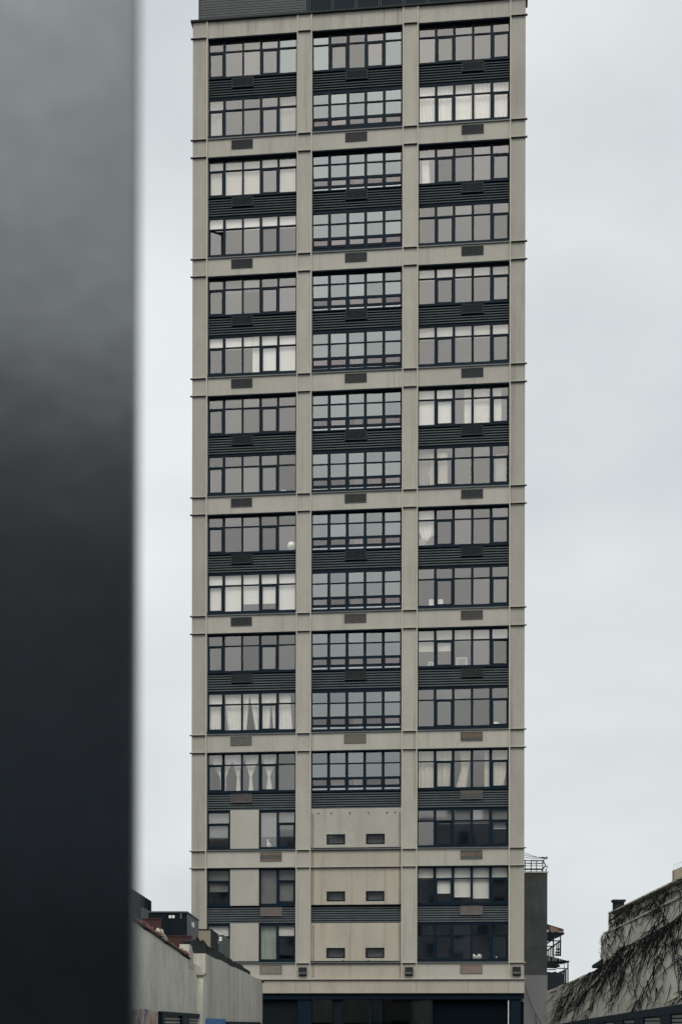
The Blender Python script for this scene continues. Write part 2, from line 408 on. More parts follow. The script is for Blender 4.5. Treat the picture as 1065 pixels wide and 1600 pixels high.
PINK, RED, GRN, TANC = (0.13, 0.115, 0.115), (0.22, 0.145, 0.125), (0.10, 0.12, 0.11), (0.28, 0.25, 0.215)
GU = {0: (1.955, 3.02), 1: (7.63, 8.71), 2: (13.34, 14.41)}
DEF = (0.085, 0.09, 0.09)
GSPEC = {(0, 5, 's'): (0.16, 0.16, 0.145), (1, 5, 's'): (0.20, 0.185, 0.15), (2, 5, 's'): [GRN, (0.2, .15, .12), RED], (1, 4, 's'): (0.09, 0.085, 0.08), (2, 4, 's'): (.08, .078, .075),
         (0, 6, 'l'): PINK, (2, 6, 'l'): [GRN, (0.13, 0.13, 0.12), (.22, .16, .15)], (0, 6, 's'): [RED, GRN, GRN, (.28, .18, .15)], (2, 6, 's'): [GRN, RED, GRN],
         (0, 7, 'l'): (0.19, 0.16, 0.15), (2, 7, 'l'): (.18, .16, .155), (0, 7, 's'): TANC, (2, 7, 's'): (.28, .215, .18)}

FULL = [0, 1, 2, 3, 4]
for m in range(8):
    t1, b1, lt, lb, t2, b2 = win_levels(m)
    for bay in range(3):
        u0, u1 = BAYS[bay]; ps = PANES[bay]
        blank_mid = bay == 1 and m >= 6
        # spandrel under the second storey, soffit above the first
        nxt = A[m + 1] if m < 7 else FASC + .035
        MB().box(u0, u1, .04, .45, nxt + .025, B[m] - .005).build('spandrel_panel', M['conc_band' if not (bay == 1 and m >= 6) else 'conc_tan'], TW)
        MB().box(u0, u1, .05, .35, A[m] - .03, A[m] + .022).build('soffit', M['frame'], TW)  # recess-head shadow put into the dark navy colour
        # sill
        sm = MB().box(u0, u1, -.03 if m < 6 else -.05, .34, B[m], B[m] + .05, 0).box(u0 + .001, u1 - .001, .03, .34, B[m] + .05, b2, 1)
        sm.build('sill', [M['sill'], M['frame']], TW)
        # spandrel grille
        if not blank_mid:
            gx = (3.458, 4.53) if bay == 0 and m >= 6 else GU[bay]
            sp = GSPEC.get((bay, m, 's'), GREY if bay == 1 else (DGREY if m < 2 else (.028, .036, .041)))
            grille(gx[0], gx[1], B[m] - .52, B[m] - .09, .022, sp, DEF if m > 2 else DGREY)
        # louvre band
        glo = None
        if not (blank_mid):
            gx = (3.458, 4.53) if bay == 0 and m == 7 else GU[bay]
            glo = (gx[0], gx[1], lt - .52, lt - .09)
            sp = GSPEC.get((bay, m, 'l'), DGREY if m < 5 else (.035, .04, .042))
            grille(gx[0], gx[1], glo[2], glo[3], GD - .14, sp, (.035, .045, .05) if m < 5 else sp[0] if isinstance(sp, list) else sp)
        louvre(bay, lt, lb, glo)
        # rooms behind
        if not (blank_mid and m == 7): room(bay, A[m] + .3, lt - .5)
        if not blank_mid: room(bay, lb + .1, B[m] - .3)

WINS = {}
for m in range(8):
    t1, b1, lt, lb, t2, b2 = win_levels(m)
    for bay in range(3):
        for wi, top, bot in ((1, t1, b1), (2, t2, b2)):
            if bay == 1 and (m == 7 or (m == 6 and wi == 2)): continue
            if bay == 0 and (m == 7 or (m == 6 and wi == 2)): continue
            big = bay != 1 or (m == 0 and wi == 1)
            WINS[(bay, m, wi)] = (*(big_window if big else grid_window)(bay, m, wi, top, bot), BAYS[bay][0], bot)

def B_(key, cols, drop, mt='blind', part=None, rail=False):
    win, gt, gb, tr, u0, bot = WINS[key]; ps = PANES[key[0]]
    for c in cols:
        a, b = ps[c]; a -= .035; b += .035
        if part: a, b = a + (b - a) * part[0], a + (b - a) * part[1]
        z0 = tr - .01 if drop == 'top' else gt - (gt - gb) * drop
        blind(win, (u0, bot), a, b, gt + .03, z0 if drop != 1 else gb - .02, mt, rail)
def C_(key, pa, pb, mt='curtain', folds=4, z=(0, 1), amp=.035):
    win, gt, gb, tr, u0, bot = WINS[key]
    f = lambda q: gt + .02 - (gt - gb + .03) * q
    conv = lambda e: e if callable(e) else const(e)
    curtain(win, (u0, bot), conv(pa), conv(pb), f(z[0]), f(z[1]), mt, folds, amp)
k = (0, 0, 2); C_(k, 4.36, 5.13, 'curtain_sheer', 3); C_(k, .82, 1.45, 'curtain_sheer', 2)
k = (0, 1, 1); B_(k, [0, 1, 2, 4], 1, 'blind_beige'); B_(k, [3], 'top', 'blind_beige')
k = (0, 1, 2); B_(k, FULL, 'top')
k = (0, 2, 1); B_(k, [1, 2], .36, 'blind_grey')
k = (0, 2, 2); B_(k, [0, 1], 'top'); B_(k, [2], 'top', part=(0, .52)); B_(k, [2], 1, part=(.54, 1)); B_(k, [3, 4], 1)
k = (0, 4, 2); B_(k, [0, 1, 4], 1); B_(k, [2, 3], .78)
k = (0, 5, 2)
C_(k, .80, lerp((0, 1.50), (1, 1.46)), folds=4); C_(k, lerp((0, 1.58), (.35, 1.62), (1, 1.78)), 2.50, folds=5)
C_(k, lerp((0, 2.50), (1, 2.50)), lerp((0, 2.82), (.3, 2.78), (1, 2.68)), folds=2); C_(k, lerp((0, 2.86), (.3, 2.92), (1, 3.14)), 3.42, folds=3)
C_(k, 3.44, lerp((0, 3.96), (.3, 3.90), (1, 3.86)), folds=3); C_(k, lerp((0, 3.92), (.4, 3.95), (1, 4.05)), 4.30, folds=3); C_(k, 4.34, lerp((0, 4.92), (.4, 4.92), (1, 5.0)), folds=4)
k = (0, 6, 1)
def tied(c, w, tie, x0=None, x1=None, foot=.16):
    C_(k, lerp((0, x0 if x0 is not None else c - w), (.18, (x0 if x0 is not None else c - w) + .05), (tie, c - .06), (1, c - foot * .8)), lerp((0, x1 if x1 is not None else c + w), (.18, (x1 if x1 is not None else c + w) - .05), (tie, c + .06), (1, c + foot)), folds=4, amp=.03)
tied(1.42, .5, .62, .86, 1.56, .06); tied(1.60, .1, .6, 1.56, 2.0, .06); tied(2.27, .3, .58, 1.92, 2.52, .12); tied(2.90, .36, .6, 2.54, 3.32, .14); tied(3.82, .36, .6, 3.44, 4.24, .18)
k = (2, 0, 2); C_(k, 11.25, 12.05, folds=5); C_(k, 12.1, 12.93, folds=4); C_(k, 13.0, 13.42, folds=3); C_(k, 13.40, 13.9, folds=3); C_(k, 13.92, 14.75, folds=4); C_(k, 14.85, 15.64, folds=4)
k = (2, 1, 1); C_(k, 11.38, lerp((0, 11.72), (1, 11.80)), folds=4, z=(.3, 1)); C_(k, 11.25, 12.05, 'curtain_sheer', 3, z=(0, .28))
k = (2, 2, 1); B_(k, FULL, 'top', 'blind_beige')
k = (2, 2, 2); B_(k, FULL, 'top', 'blind_beige')
k = (2, 3, 1); B_(k, [0, 1], 1); C_(k, 13.48, 13.86, 'curtain', 5, amp=.02); C_(k, 13.93, 14.75, 'curtain', 11, amp=.02); C_(k, 14.86, 15.29, 'curtain', 6, amp=.02)
k = (2, 3, 2); C_(k, lerp((0, 11.25), (1, 11.28)), lerp((0, 11.9), (1, 11.72)), 'curtain_sheer', 4); C_(k, 11.78, 12.04, 'curtain_beige', 3, z=(.1, 1)); C_(k, 12.2, 12.66, 'curtain_beige', 4, z=(.1, 1)); C_(k, 15.0, 15.5, 'curtain_sheer', 4, z=(.2, 1))
k = (2, 4, 1); B_(k, [0], 'top', 'curtain'); C_(k, lerp((0, 11.25), (.5, 11.27), (1, 11.42)), lerp((0, 12.05), (.7, 12.0), (1, 11.7)), 'curtain', 4, z=(.28, .84), amp=.05); C_(k, 11.28, 11.62, 'curtain_sheer', 2, z=(.78, 1))
k = (2, 5, 1); B_(k, [2, 3, 4], 'top', 'blind_beige'); B_(k, [0, 1], .56, 'blind_beige', rail=True)
k = (2, 6, 1); C_(k, 11.25, 12.04, 'curtain_beige', 4); C_(k, 12.12, 12.42, 'curtain_beige', 3); C_(k, lerp((0, 12.42), (1, 12.44)), lerp((0, 12.93), (.5, 12.86), (1, 12.78)), 'curtain_beige', 3)
C_(k, lerp((0, 13.28), (.5, 13.36), (1, 13.10)), lerp((0, 13.86), (1, 13.62)), 'curtain_beige', 4); C_(k, lerp((0, 14.50), (1, 14.50)), 14.75, 'curtain_beige', 2); C_(k, 14.86, lerp((0, 15.62), (.6, 15.56), (1, 15.40)), 'curtain_beige', 4)
k = (2, 6, 2); B_(k, [1, 2, 3], .37, 'blind_grey', rail=True); B_(k, [4], .53, 'blind_grey', rail=True)
k = (2, 7, 1); B_(k, [0, 4], 'top'); B_(k, [1], .72); B_(k, [2], .83); B_(k, [3], .87)
for m in range(7):
    for wi in (1, 2):
        if (1, m, wi) not in WINS or (m, wi) == (0, 1): continue
        win, gt, gb, r, u0, bot = WINS[(1, m, wi)]
        a, b = PANES[1][2]
        if random.random() < .85: curtain(win, (u0, bot), const(a + random.uniform(.02, .3)), const(b - random.uniform(.0, .15)), r[4] + .05, gb, 'curtain', 4)
        if random.random() < .5:
            a, b = PANES[1][random.choice((1, 3))]; curtain(win, (u0, bot), const(a), const(b), r[4] + .05, gb, 'curtain_beige', 4)

# ---- things standing on the inside sills
def on_sill(name, u, v, y, label, cat, group=None):
    o = empty(name, Matrix.Translation(TW.location) @ Matrix.Rotation(-PHI, 4, 'Z') @ Vector((u, y, v)), -PHI); return tag(o, label, cat, group)
SILLM = mat('sill_board', (.5, .5, .48), .6, var=.05)
def sill_board(key):
    win, gt, gb, tr, u0, bot = WINS[key] if key in WINS else NW[key]
    w = BAYS[key[0]][1] - BAYS[key[0]][0] if key in WINS else 1.86
    MB().box(0, w, GD + .06, GD + .38, gb - bot - .04, gb - bot - .005).build('inner_sill', SILLM, win); return gb - .005
def picture(key, u, w, h, lab, blank=False):
    z = sill_board(key) if key not in SB else SB[key]; SB[key] = z
    o = on_sill('paper_sheet' if blank else 'picture_frame', u, z, GD + .12, lab, 'paper' if blank else 'picture frame')
    if blank: MB().box(-w / 2, w / 2, 0, .01, 0, h).build('sheet', M['white'], o); MB().box(-w / 2, w / 2, .01, .05, 0, .02).build('clip_base', M['ledge'], o)
    else: sash_mesh(w, h, .04).build('frame', M['white'], o, (-w / 2, .03, 0)); MB().box(.04 - w / 2, w / 2 - .04, .02, .04, .04, h - .04).build('print', M['blind_grey'], o)
SB = {}
picture((2, 4, 2), 11.90, .26, .36, 'white sheet of paper in the leftmost lower pane, tenth window down on the vine side', True)
picture((2, 4, 2), 12.33, .26, .34, 'white sheet of paper in the second lower pane, tenth window down on the vine side', True)
picture((2, 5, 1), 13.38, .52, .42, 'white picture frame in the middle pane, eleventh window row from the top')
picture((2, 5, 1), 11.86, .24, .24, 'tiny pale picture frame under the half drawn blind, eleventh window row')
def vessel(key, u, prof, mt, name, lab, cat, sx=1):
    z = sill_board(key) if key not in SB else SB[key]; SB[key] = z
    o = on_sill(name, u, z, GD + .17, lab, cat); MB().lathe(prof, 0, 0, 0).build('body', M[mt], o, smooth=True); return o
ball = lambda r, n=8: [(r * math.sin(math.pi * q / n), r - r * math.cos(math.pi * q / n)) for q in range(n + 1)]
o = vessel((0, 4, 1), 4.93, [(0, 0), (.05, 0), (.05, .1), (.17, .14), (.21, .28), (.17, .42), (.07, .48), (0, .49)], 'curtain', 'globe_lamp', 'round pale globe lamp low in a window of the ninth row', 'lamp')
o = vessel((2, 7, 2), 13.98, ball(.13), 'white', 'white_ornament', 'white double lobed ornament on the sill above the shopfront', 'ornament')
MB().lathe(ball(.13), .28, 0, 0).build('body', M['white'], o, smooth=True); MB().box(0, .28, -.05, .05, .05, .16).build('bridge', M['white'], o)
vessel((2, 7, 2), 15.1, [(0, 0), (.05, 0), (.06, .06), (.03, .1), (.03, .13), (0, .13)], 'white', 'small_jar', 'tiny white jar at the corner of the lowest window', 'jar')
vessel((2, 5, 2), 15.05, [(0, 0), (.2, 0), (.2, .08), (.13, .17), (0, .19)], 'curtain_beige', 'cushion', 'pale cushion low in the corner pane of the vine side bay, twelfth window row', 'cushion')
for u_, lab in ((4.47, 'white cup beside its twin on the sill of the eighth window row'), (4.60, 'white cup nearer the pilaster on the sill of the eighth window row')):
    vessel((0, 3, 2), u_, [(0, 0), (.04, 0), (.055, .11), (.05, .11), (.035, .02), (0, .02)], 'white', 'cup', lab, 'cup')

# ---- narrow windows and concrete infill panels low in the left-hand bay
def narrow_window(u0, u1, top, bot, lights, glassm='glass_bronze'):
    """lights: list of (u0, u1, has_transom)"""
    f = MB(); gt, gb = top - .12, bot + .10; tr = gt - .54
    def bx(a, b, c, d): f.box(a - u0, b - u0, GD - .05, GD + .05, c - bot, d - bot)
    bx(u0, u1, gt, top); bx(u0, u1, bot, gb)
    xs = [u0] + [v for l in lights for v in l[:2]] + [u1]
    for q in range(0, len(xs), 2): bx(xs[q], xs[q + 1], gb + .001, gt - .001)
    for a, b, t in lights:
        if t: bx(a + .001, b - .001, tr - .05, tr + .03)
    win = f.build('window', M['frame'], TW, (u0, 0, bot))
    for a, b, t in lights:
        if t:
            add_pane(win, u0, bot, a, b, tr + .03, gt, glassm)
            s = shared('sash', ('sash', round(b - a, 3), round(tr - .05 - gb, 3)), lambda: sash_mesh(b - a, tr - .05 - gb, .045), M['frame'], win, (a - u0, GD - .012, gb - bot))
            add_pane(win, u0, bot, a + .045, b - .045, gb + .045, tr - .095, glassm)
        else: add_pane(win, u0, bot, a, b, gb, gt, glassm)
    return win, gt, gb, tr, u0, bot
NW = {}
for m, wi in ((6, 2), (7, 1), (7, 2)):
    t1, b1, lt, lb, t2, b2 = win_levels(m)
    top, bot = (t1, b1) if wi == 1 else (t2, b2)
    NW[(m, wi, 0)] = narrow_window(.76, 1.93, top, bot, [(.80, 1.84, True)])
    NW[(m, wi, 1)] = narrow_window(3.375, 5.24, top, bot, [(3.45, 4.24, False), (4.345, 5.13, True)])
    MB().box(1.935, 3.37, .11, .35, bot + .0, top - .035 if wi == 1 else top).build('infill_panel', M['conc'], TW)
def NB(key, z, mt, a=None, b=None, rail=False):
    win, gt, gb, tr, u0, bot = NW[key]
    blind(win, (u0, bot), a, b, gt + .03, gt - (gt - gb) * z, mt, rail)
M['blind_mid'] = mat('mid_grey_blind', (.24, .25, .255), .9, var=.06, scale=2)
NB((6, 2, 0), .70, 'blind_mid', .78, 1.87); NB((6, 2, 1), .68, 'blind_mid', 3.42, 4.27); NB((6, 2, 1), .68, 'blind_mid', 4.31, 5.16); NB((7, 1, 1), 1.0, 'blind_grey', 3.42, 4.27); NB((7, 1, 1), .9, 'blind_grey', 4.31, 5.16)  # last two grey blinds added only to lighten the dark panes
NB((7, 1, 0), .62, 'blind_grey', .78, 1.87); NB((7, 2, 0), .5, 'blind', .78, 1.87); NB((7, 2, 1), .32, 'blind', 4.31, 5.16)
win, gt, gb, tr, u0, bot = NW[(7, 2, 1)]; M['green_cloth'] = mat('green_cloth', (0.42, 0.5, 0.43), .9, var=.08)
curtain(win, (u0, bot), const(3.42), const(4.2), gt, gb, 'green_cloth', 3)

z = sill_board((6, 2, 1))
o = on_sill('dog_figurine', 3.82, z, GD + .16, 'small black and white figurine on the sill below the half drawn blind', 'figurine')
fm = MB(); fm.tube([(-.07, 0, 0), (-.07, 0, .16), (-.03, 0, .24), (-.05, 0, .33)], [.035, .05, .06, .03], 8).tube([(.09, 0, 0), (.07, 0, .12), (-.03, 0, .22)], [.04, .06, .06], 8).tube([(.0, -.02, 0), (-.02, -.02, .14)], [.025, .035], 6)
fm.build('body', M['white'], o, smooth=True)
MB().tube([(-.12, 0, .33), (-.06, 0, .37), (0, 0, .35)], [.02, .05, .035], 8).build('head', M['white'], o, smooth=True)
MB().tube([(.02, -.05, .1), (.05, -.06, .17)], [.03, .03], 6).build('patch', M['dark'], o, smooth=True)

# ---- blank concrete panels with slit windows low in the middle bay
def slit_panel(top, bot, slits, mt='conc_tan'):
    u0, u1 = 6.0, 10.45; dep0, dep1 = .06, .34
    m = MB(); zs = slits[0][2:4]
    cells_u = [u0] + [v for s in slits for v in s[:2]] + [u1]
    m.box(u0, u1, dep0, dep1, zs[1], top).box(u0, u1, dep0, dep1, bot, zs[0])
    for q in range(0, len(cells_u), 2): m.box(cells_u[q], cells_u[q + 1], dep0, dep1, zs[0], zs[1])
    pan = m.build('infill_panel', M[mt], TW)
    for (a, b, z0, z1) in slits:
        w, h = b - a, z1 - z0; t = .075
        f = sash_mesh(w, h, t).build('slit_window', M['frame'], TW, (a, dep0 + .06, z0))
        MB().box(t, w - t, -.005, .005, t, h - t).build('pane', M['glass_bronze'], f, (0, 0, 0))
        MB().box(0, w, .25, .27, -.02, h + .02).build('backing', M['blind_grey'], f)
    return pan
slit_panel(12.53, 10.49, [(6.76, 7.685, 10.75, 11.265), (8.71, 9.637, 10.75, 11.265)], 'conc')
slit_panel(9.61, 7.79, [(6.764, 7.689, 7.945, 8.446), (8.706, 9.626, 7.945, 8.446)])
slit_panel(6.88, 4.93, [(6.754, 7.69, 5.147, 5.655), (8.695, 9.63, 5.147, 5.655)])
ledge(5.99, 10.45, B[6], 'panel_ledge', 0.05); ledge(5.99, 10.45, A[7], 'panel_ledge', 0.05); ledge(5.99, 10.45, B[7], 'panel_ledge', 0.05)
for x in (6.36, 7.0, 7.92, 8.84, 9.75, 10.14):
    MB().tube([(x, .06, 12.31), (x, .015, 12.31)], .03, 8).build('bolt', M['ledge'], TW)
for x in (7.6, 8.85): MB().tube([(x, .06, 5.03), (x, .015, 5.03)], .03, 8).build('bolt', M['ledge'], TW)
M['pipe'] = mat('weathered_pipe', (0.2, 0.16, 0.12), .7, var=.25, scale=3)
for x in (6.09, 10.37):
    MB().tube([(x, .035, 12.3), (x + .01, .03, 9.9), (x + (.03 if x > 9 else 0), .03, 7.8)], .02, 6).build('conduit', M['pipe'], TW)
    MB().tube([(x + .02, .035, 6.8), (x + .03, .03, 4.2)], .02, 6).build('conduit', M['pipe'], TW)

# ---- shopfront at street level
MB().box(0, WID, .45, .5, 0, 3.0).build('shopfront_backing', M['dark'], TW)
MB().box(0, WID, .12, .45, 3.12, BASE - .002).build('shopfront_header', M['frame'], TW)
M['shutter'] = mat('dark_shutter', (0.006, 0.0105, 0.015), .6, var=.15, scale=2, spec=.15)
sh = MB().box(.9, 5.3, .42, .449, 0, 3.118).build('roller_shutter', M['shutter'], TW)
for q in range(31):
    shared('slat', ('shutslat',), lambda: MB().prism([(0, -.02, .012), (0, 0, 0), (0, 0, .095), (0, -.02, .083)], (4.38, 0, 0)), M['shutter'], sh, (.91, .42, .02 + q * .099))
for (a, b) in ((0, .88), (5.32, 6.02), (7.04, 7.08), (7.5, 7.58), (8.88, 8.98), (9.42, 9.5), (10.98, 11.06), (11.9, 12.0), (15.76, 16.28)):
    MB().box(a, b, .2, .448, 0, 3.118).build('mullion', M['frame'], TW)
for (a, b) in ((6.03, 7.03), (7.59, 8.87), (8.99, 9.41), (9.51, 10.97), (11.07, 11.89)):
    MB().box(a, b, .3, .312, .3, 3.1).build('shop_pane', M['glass_dark'], TW)
MB().box(7.09, 7.49, .3, .36, .0, 3.11).build('door_panel', M['shutter'], TW)
MB().box(15.66, 15.70, .18, .24, 0, 3.07).build('door_edge', M['white'], TW)

# ---- wall lamps on the pilasters over the shopfront
M['lamp_lens'] = mat('lamp_lens', (0.42, 0.40, 0.34), .25, var=.1, scale=8)
for x, lab in ((5.60, 'black wall lamp on the pilaster nearest the stucco wall'), (10.845, 'black wall lamp on the pilaster between the middle and vine side bays'), (16.07, 'black wall lamp on the tower corner beside the dark grey building')):
    rt = empty('wall_lamp', TW.matrix_basis @ Vector((x, 0, 4.26)), -PHI)
    rt.location = Matrix.Translation(TW.location) @ Matrix.Rotation(-PHI, 4, 'Z') @ Vector((x, -.002, 4.26))
    tag(rt, lab, 'lamp', 'wall lamps over the shopfront')
    MB().box(-.2, .2, -.02, 0, .0, .44).build('back_plate', M['ledge'], rt)
    MB().prism([(-.19, -.02, .43), (-.19, -.22, .38), (-.19, -.24, .2), (-.19, -.02, .2)], (.38, 0, 0)).build('housing', M['ledge'], rt)
    MB().prism([(-.17, -.02, .198), (-.17, -.22, .198), (-.17, -.15, .1), (-.17, -.02, .08)], (.34, 0, 0)).build('lens', M['lamp_lens'], rt)
    MB().box(-.19, .19, -.14, -.02, .02, .075).build('lower_trim', M['ledge'], rt)

# ---- roof: corrugated penthouse and guard rail
M['pent'] = mat('penthouse_cladding', (0.034, 0.042, 0.047), .6, var=.08, scale=1, streak=.15)
ph = MB().box(.03, 5.45, 1.5, 9, TOP - .5, TOP + 6).build('penthouse', M['ledge'], TW)
for q in range(44):
    shared('cladding_slat', ('clad',), lambda: MB().prism([(0, -.03, .01), (0, 0, 0), (0, 0, .125), (0, -.03, .115)], (5.40, 0, 0)), M['pent'], ph, (.04, 1.499, TOP + .3 + q * .13))
MB().box(-.02, .03, 1.42, 1.6, TOP - .5, TOP + 6).build('corner_trim', M['slat'], ph)
MB().box(5.45, 5.52, 1.40, 1.6, TOP - .5, TOP + 6).build('corner_trim', M['slat'], ph)
M['guard'] = mat('guard_panel', (0.006, 0.013, 0.02), .6, var=.1, spec=.1)
rail = empty('roof_railing', (0, 0, 0)); rail.parent = TW
for q in range(9):
    x = 5.75 + q * 1.18
    for dx in (-.05, .05): MB().box(x + dx - .014, x + dx + .014, .55, .59, TOP, TOP + 1.5).build('rail_post', M['slat'], rail)
    if q < 8: MB().box(x + .09, x + 1.09, .56, .575, TOP + .12, TOP + 1.42).build('guard_panel', M['guard'], rail)
MB().box(5.6, 15.4, .54, .6, TOP + 1.5, TOP + 1.55).build('hand_rail', M['slat'], rail)
MB().box(5.6, 15.4, .63, .66, TOP, TOP + 1.3).build('kick_plate', M['guard'], rail)

# ================================================================== LEFT: low stucco building
M['stucco'] = mat('weathered_stucco', (0.58, 0.57, 0.50), .9, var=.2, scale=.7, streak=.12, bump=.35, bscale=9, spec=.15, dirt=(.12, .12, .11), dscale=.35, damount=.45, sx=1.7, sz=.28)
M['board'] = mat('board_marked_concrete', (0.52, 0.51, 0.45), .9, var=.10, scale=.6, streak=.38, bump=.4, bscale=9, spec=.15, sx=2.4, sz=.05)
M['brick'] = mat('old_red_brick', (0.17, 0.075, 0.052), .9, var=.35, scale=7, bump=.4)
M['mortar'] = mat('pale_mortar', (0.42, 0.40, 0.35), .95, var=.2, scale=5, bump=.5)
M['tar'] = mat('roofing_felt', (0.012, 0.016, 0.02), .85, var=.3, scale=3, bump=.4, spec=.2)
LB = empty('stucco_building', (-7.6, 40, 0))
tag(LB, 'low weathered stucco building with a crumbling red brick coping and dark shuttered openings', 'building')
LO = Vector(LB.location)
def lbuild(m, name, mats, smooth=False):
    m.v = [tuple(Vector(v) - LO) for v in m.v]; return m.build(name, mats, LB, smooth=smooth)
XA, XB = -3.75, -3.60
def zl(x, y, X):                                  # depth and height of a photo pixel on the plane X = const
    p = on_plane(x, y, Vector((X, 0, 0)), Vector((1, 0, 0))); return p.y, p.z
yA0, zA0 = zl(206, 1433, XA); yA1, zA1 = zl(297, 1497, XA)
yA2, _ = zl(313, 1495, XA)
# wall with uneven broken top
poly = [(XA, 14.0, 0), (XA, yA2 + .8, 0), (XA, yA2 + .8, 3.42), (XA, yA1 + .2, 3.44)]
n = 26
for q in range(n, -1, -1):
    yy = 14 + (yA1 - 14) * q / n; zz = zA1 + (zA0 - zA1) * (yA1 - yy) / (yA1 - yA0)
    poly.append((XA, yy, zz - .05 + random.uniform(-.03, .03)))
lbuild(MB().prism(poly, (-.32, 0, 0)), 'street_wall', M['stucco'])
# crumbling coping: single bricks and mortar lumps
cp = lbuild(MB().prism([(XA + .03, 14, zA0 + .0), (XA + .03, yA1 - .1, zA1 - .035), (XA + .03, yA1 - .1, zA1 - .0), (XA + .03, 14, zA0 + (zA0 - zA1) / (yA1 - yA0) * (yA0 - 14) + .0)][1:] + [(XA + .03, 14, zA0 + (zA0 - zA1) / (yA1 - yA0) * (yA0 - 14) - .05)], (-.38, 0, 0)), 'coping', M['tar'])
yy = 19.0
while yy < yA1 - .2:
    L = random.uniform(.17, .24); zz = zA1 + (zA0 - zA1) * (yA1 - yy) / (yA1 - yA0)
    if random.random() < .86:
        b = shared('brick', ('brick', random.randint(0, 3)), lambda: MB().prism([(random.uniform(-.02, .02), -.1, 0), (random.uniform(-.03, .03), .1, 0), (0, .1 + random.uniform(-.02, .01), .06), (0, -.1, .065)], (-.12, 0, 0)), M['brick'] if random.random() < .9 else M['mortar'], LB, Vector((XA + random.uniform(-.02, .045), yy, zz + random.uniform(-.012, .02))) - LO)
        b.rotation_euler = (random.uniform(-.12, .12), random.uniform(-.1, .1), random.uniform(-.25, .25))
    yy += L
def lump(c, r, mt, name, n1=7, n2=9, sq=(1, 1, 1)):
    m = MB(); rnd = random.Random(int(c[1] * 100))
    for i in range(n1 + 1):
        th = math.pi * i / n1
        for j in range(n2):
            a = 2 * math.pi * j / n2; rr = r * rnd.uniform(.75, 1.15)
            m.v.append((c[0] + rr * math.sin(th) * math.cos(a) * sq[0], c[1] + rr * math.sin(th) * math.sin(a) * sq[1], c[2] + rr * math.cos(th) * sq[2]))
    for i in range(n1):
        for j in range(n2):
            m.f.append((i * n2 + j, i * n2 + (j + 1) % n2, (i + 1) * n2 + (j + 1) % n2, (i + 1) * n2 + j)); m.m.append(0)
    return lbuild(m, name, mt)
for (px, py, r) in ((252, 1461, .16), (249, 1456, .1), (256, 1466, .12), (260, 1468, .08)):
    y_, z_ = zl(px, py, XA); lump((XA - .02, y_, z_), r, M['mortar'], 'mortar_lump', sq=(.7, 1.6, .8))
# stub of broken masonry
y0, z0 = zl(295, 1498, XA); y1, z1 = zl(302, 1498, XA)
_, zt = zl(297, 1476, XA)
m = MB(); lv = 6
pp = [(XA + .01, y0, 3.3), (XA + .01, y1, 3.3), (XA + .01, y1 - .1, zt - .16), (XA + .01, y1 - .35, zt - .1), (XA + .01, y1 - .4, zt - .02), (XA + .01, y0 + .1, zt), (XA + .01, y0 + .05, zt - .15)]
lbuild(m.prism(pp, (-.25, 0, 0)), 'masonry_stub', M['mortar'])
# rear segment: board-marked concrete, proud of the first
yB0, zB0 = zl(321, 1490, XB); yB1, zB1 = zl(410, 1532.5, XB)
yB1 = min(yB1, 67.5)
pp = [(XB, yB0, 0), (XB, yB1, 0), (XB, yB1, zB1)]
for q in range(17, -1, -1): pp.append((XB, yB0 + (yB1 - yB0) * q / 18, zB0 + (zB1 - zB0) * q / 18 + random.uniform(-.025, .02)))
lbuild(MB().prism(pp, (-.4, 0, 0)), 'street_wall', M['board'])
for q in range(16):                                # formwork fins
    yy = yB0 + .3 + (yB1 - yB0 - .6) * (q + random.uniform(-.25, .25)) / 16
    lbuild(MB().box(XB - .02, XB + random.uniform(.006, .014), yy, yy + random.uniform(.06, .2), .0, zB0 - random.uniform(.08, .14)), 'board_mark', M['board'])
# buttress with a sloping cap
yq, zq = zl(312, 1522, XB); 
lbuild(MB().prism([(XB + .01, yB0 - 1.1, 0), (XB + .01, yB0 + .25, 0), (XB + .01, yB0 + .25, zq + .05), (XB + .01, yB0 - .7, zq)], (-.5, 0, 0)), 'buttress', M['stucco'])
lbuild(MB().prism([(XB + .04, yB0 - .78, zq), (XB + .04, yB0 + .28, zq + .05), (XB + .04, yB0 + .28, zq + .11), (XB + .04, yB0 - .78, zq + .06)], (-.5, 0, 0)), 'buttress_cap', M['mortar'])
# end wall, far side, roof
lbuild(MB().box(-11.5, XB - .4, yB1 - .3, yB1, 0, zB1 - .1), 'end_wall', M['stucco'])
lbuild(MB().box(-11.5, -11.2, 14, yB1 - .3, 0, 3.6), 'rear_wall', M['stucco'])
lbuild(MB().box(-11.2, XA - .33, 14, yB1 - .31, 3.05, 3.2), 'roof', M['tar'])
# felt upstand behind the rear segment with a ragged edge
pp = [(XB - .42, yB0 + .2, 3.2), (XB - .42, yB1 - 2.2, 3.2)]
yy = yB1 - 2.2
while yy > yB0 + 2.2:
    h_ = 4.25 + random.uniform(-.05, .04); st_ = random.uniform(1.0, 2.6)
    pp += [(XB - .42, yy, h_), (XB - .42, yy - st_ + .04, h_ + random.uniform(-.01, .03))]; yy -= st_
pp.append((XB - .42, yB0 + .2, 4.1))
lbuild(MB().prism(pp, (-.2, 0, 0)), 'felt_upstand', M['tar'])
# lead outlet at the far corner
p = at(406, 1533, yB1 - .8); lbuild(MB().tube([(XB - .1, p.y, p.z + .03), (XB + .12, p.y, p.z - .02)], .07, 8), 'outlet_pipe', M['ledge'])

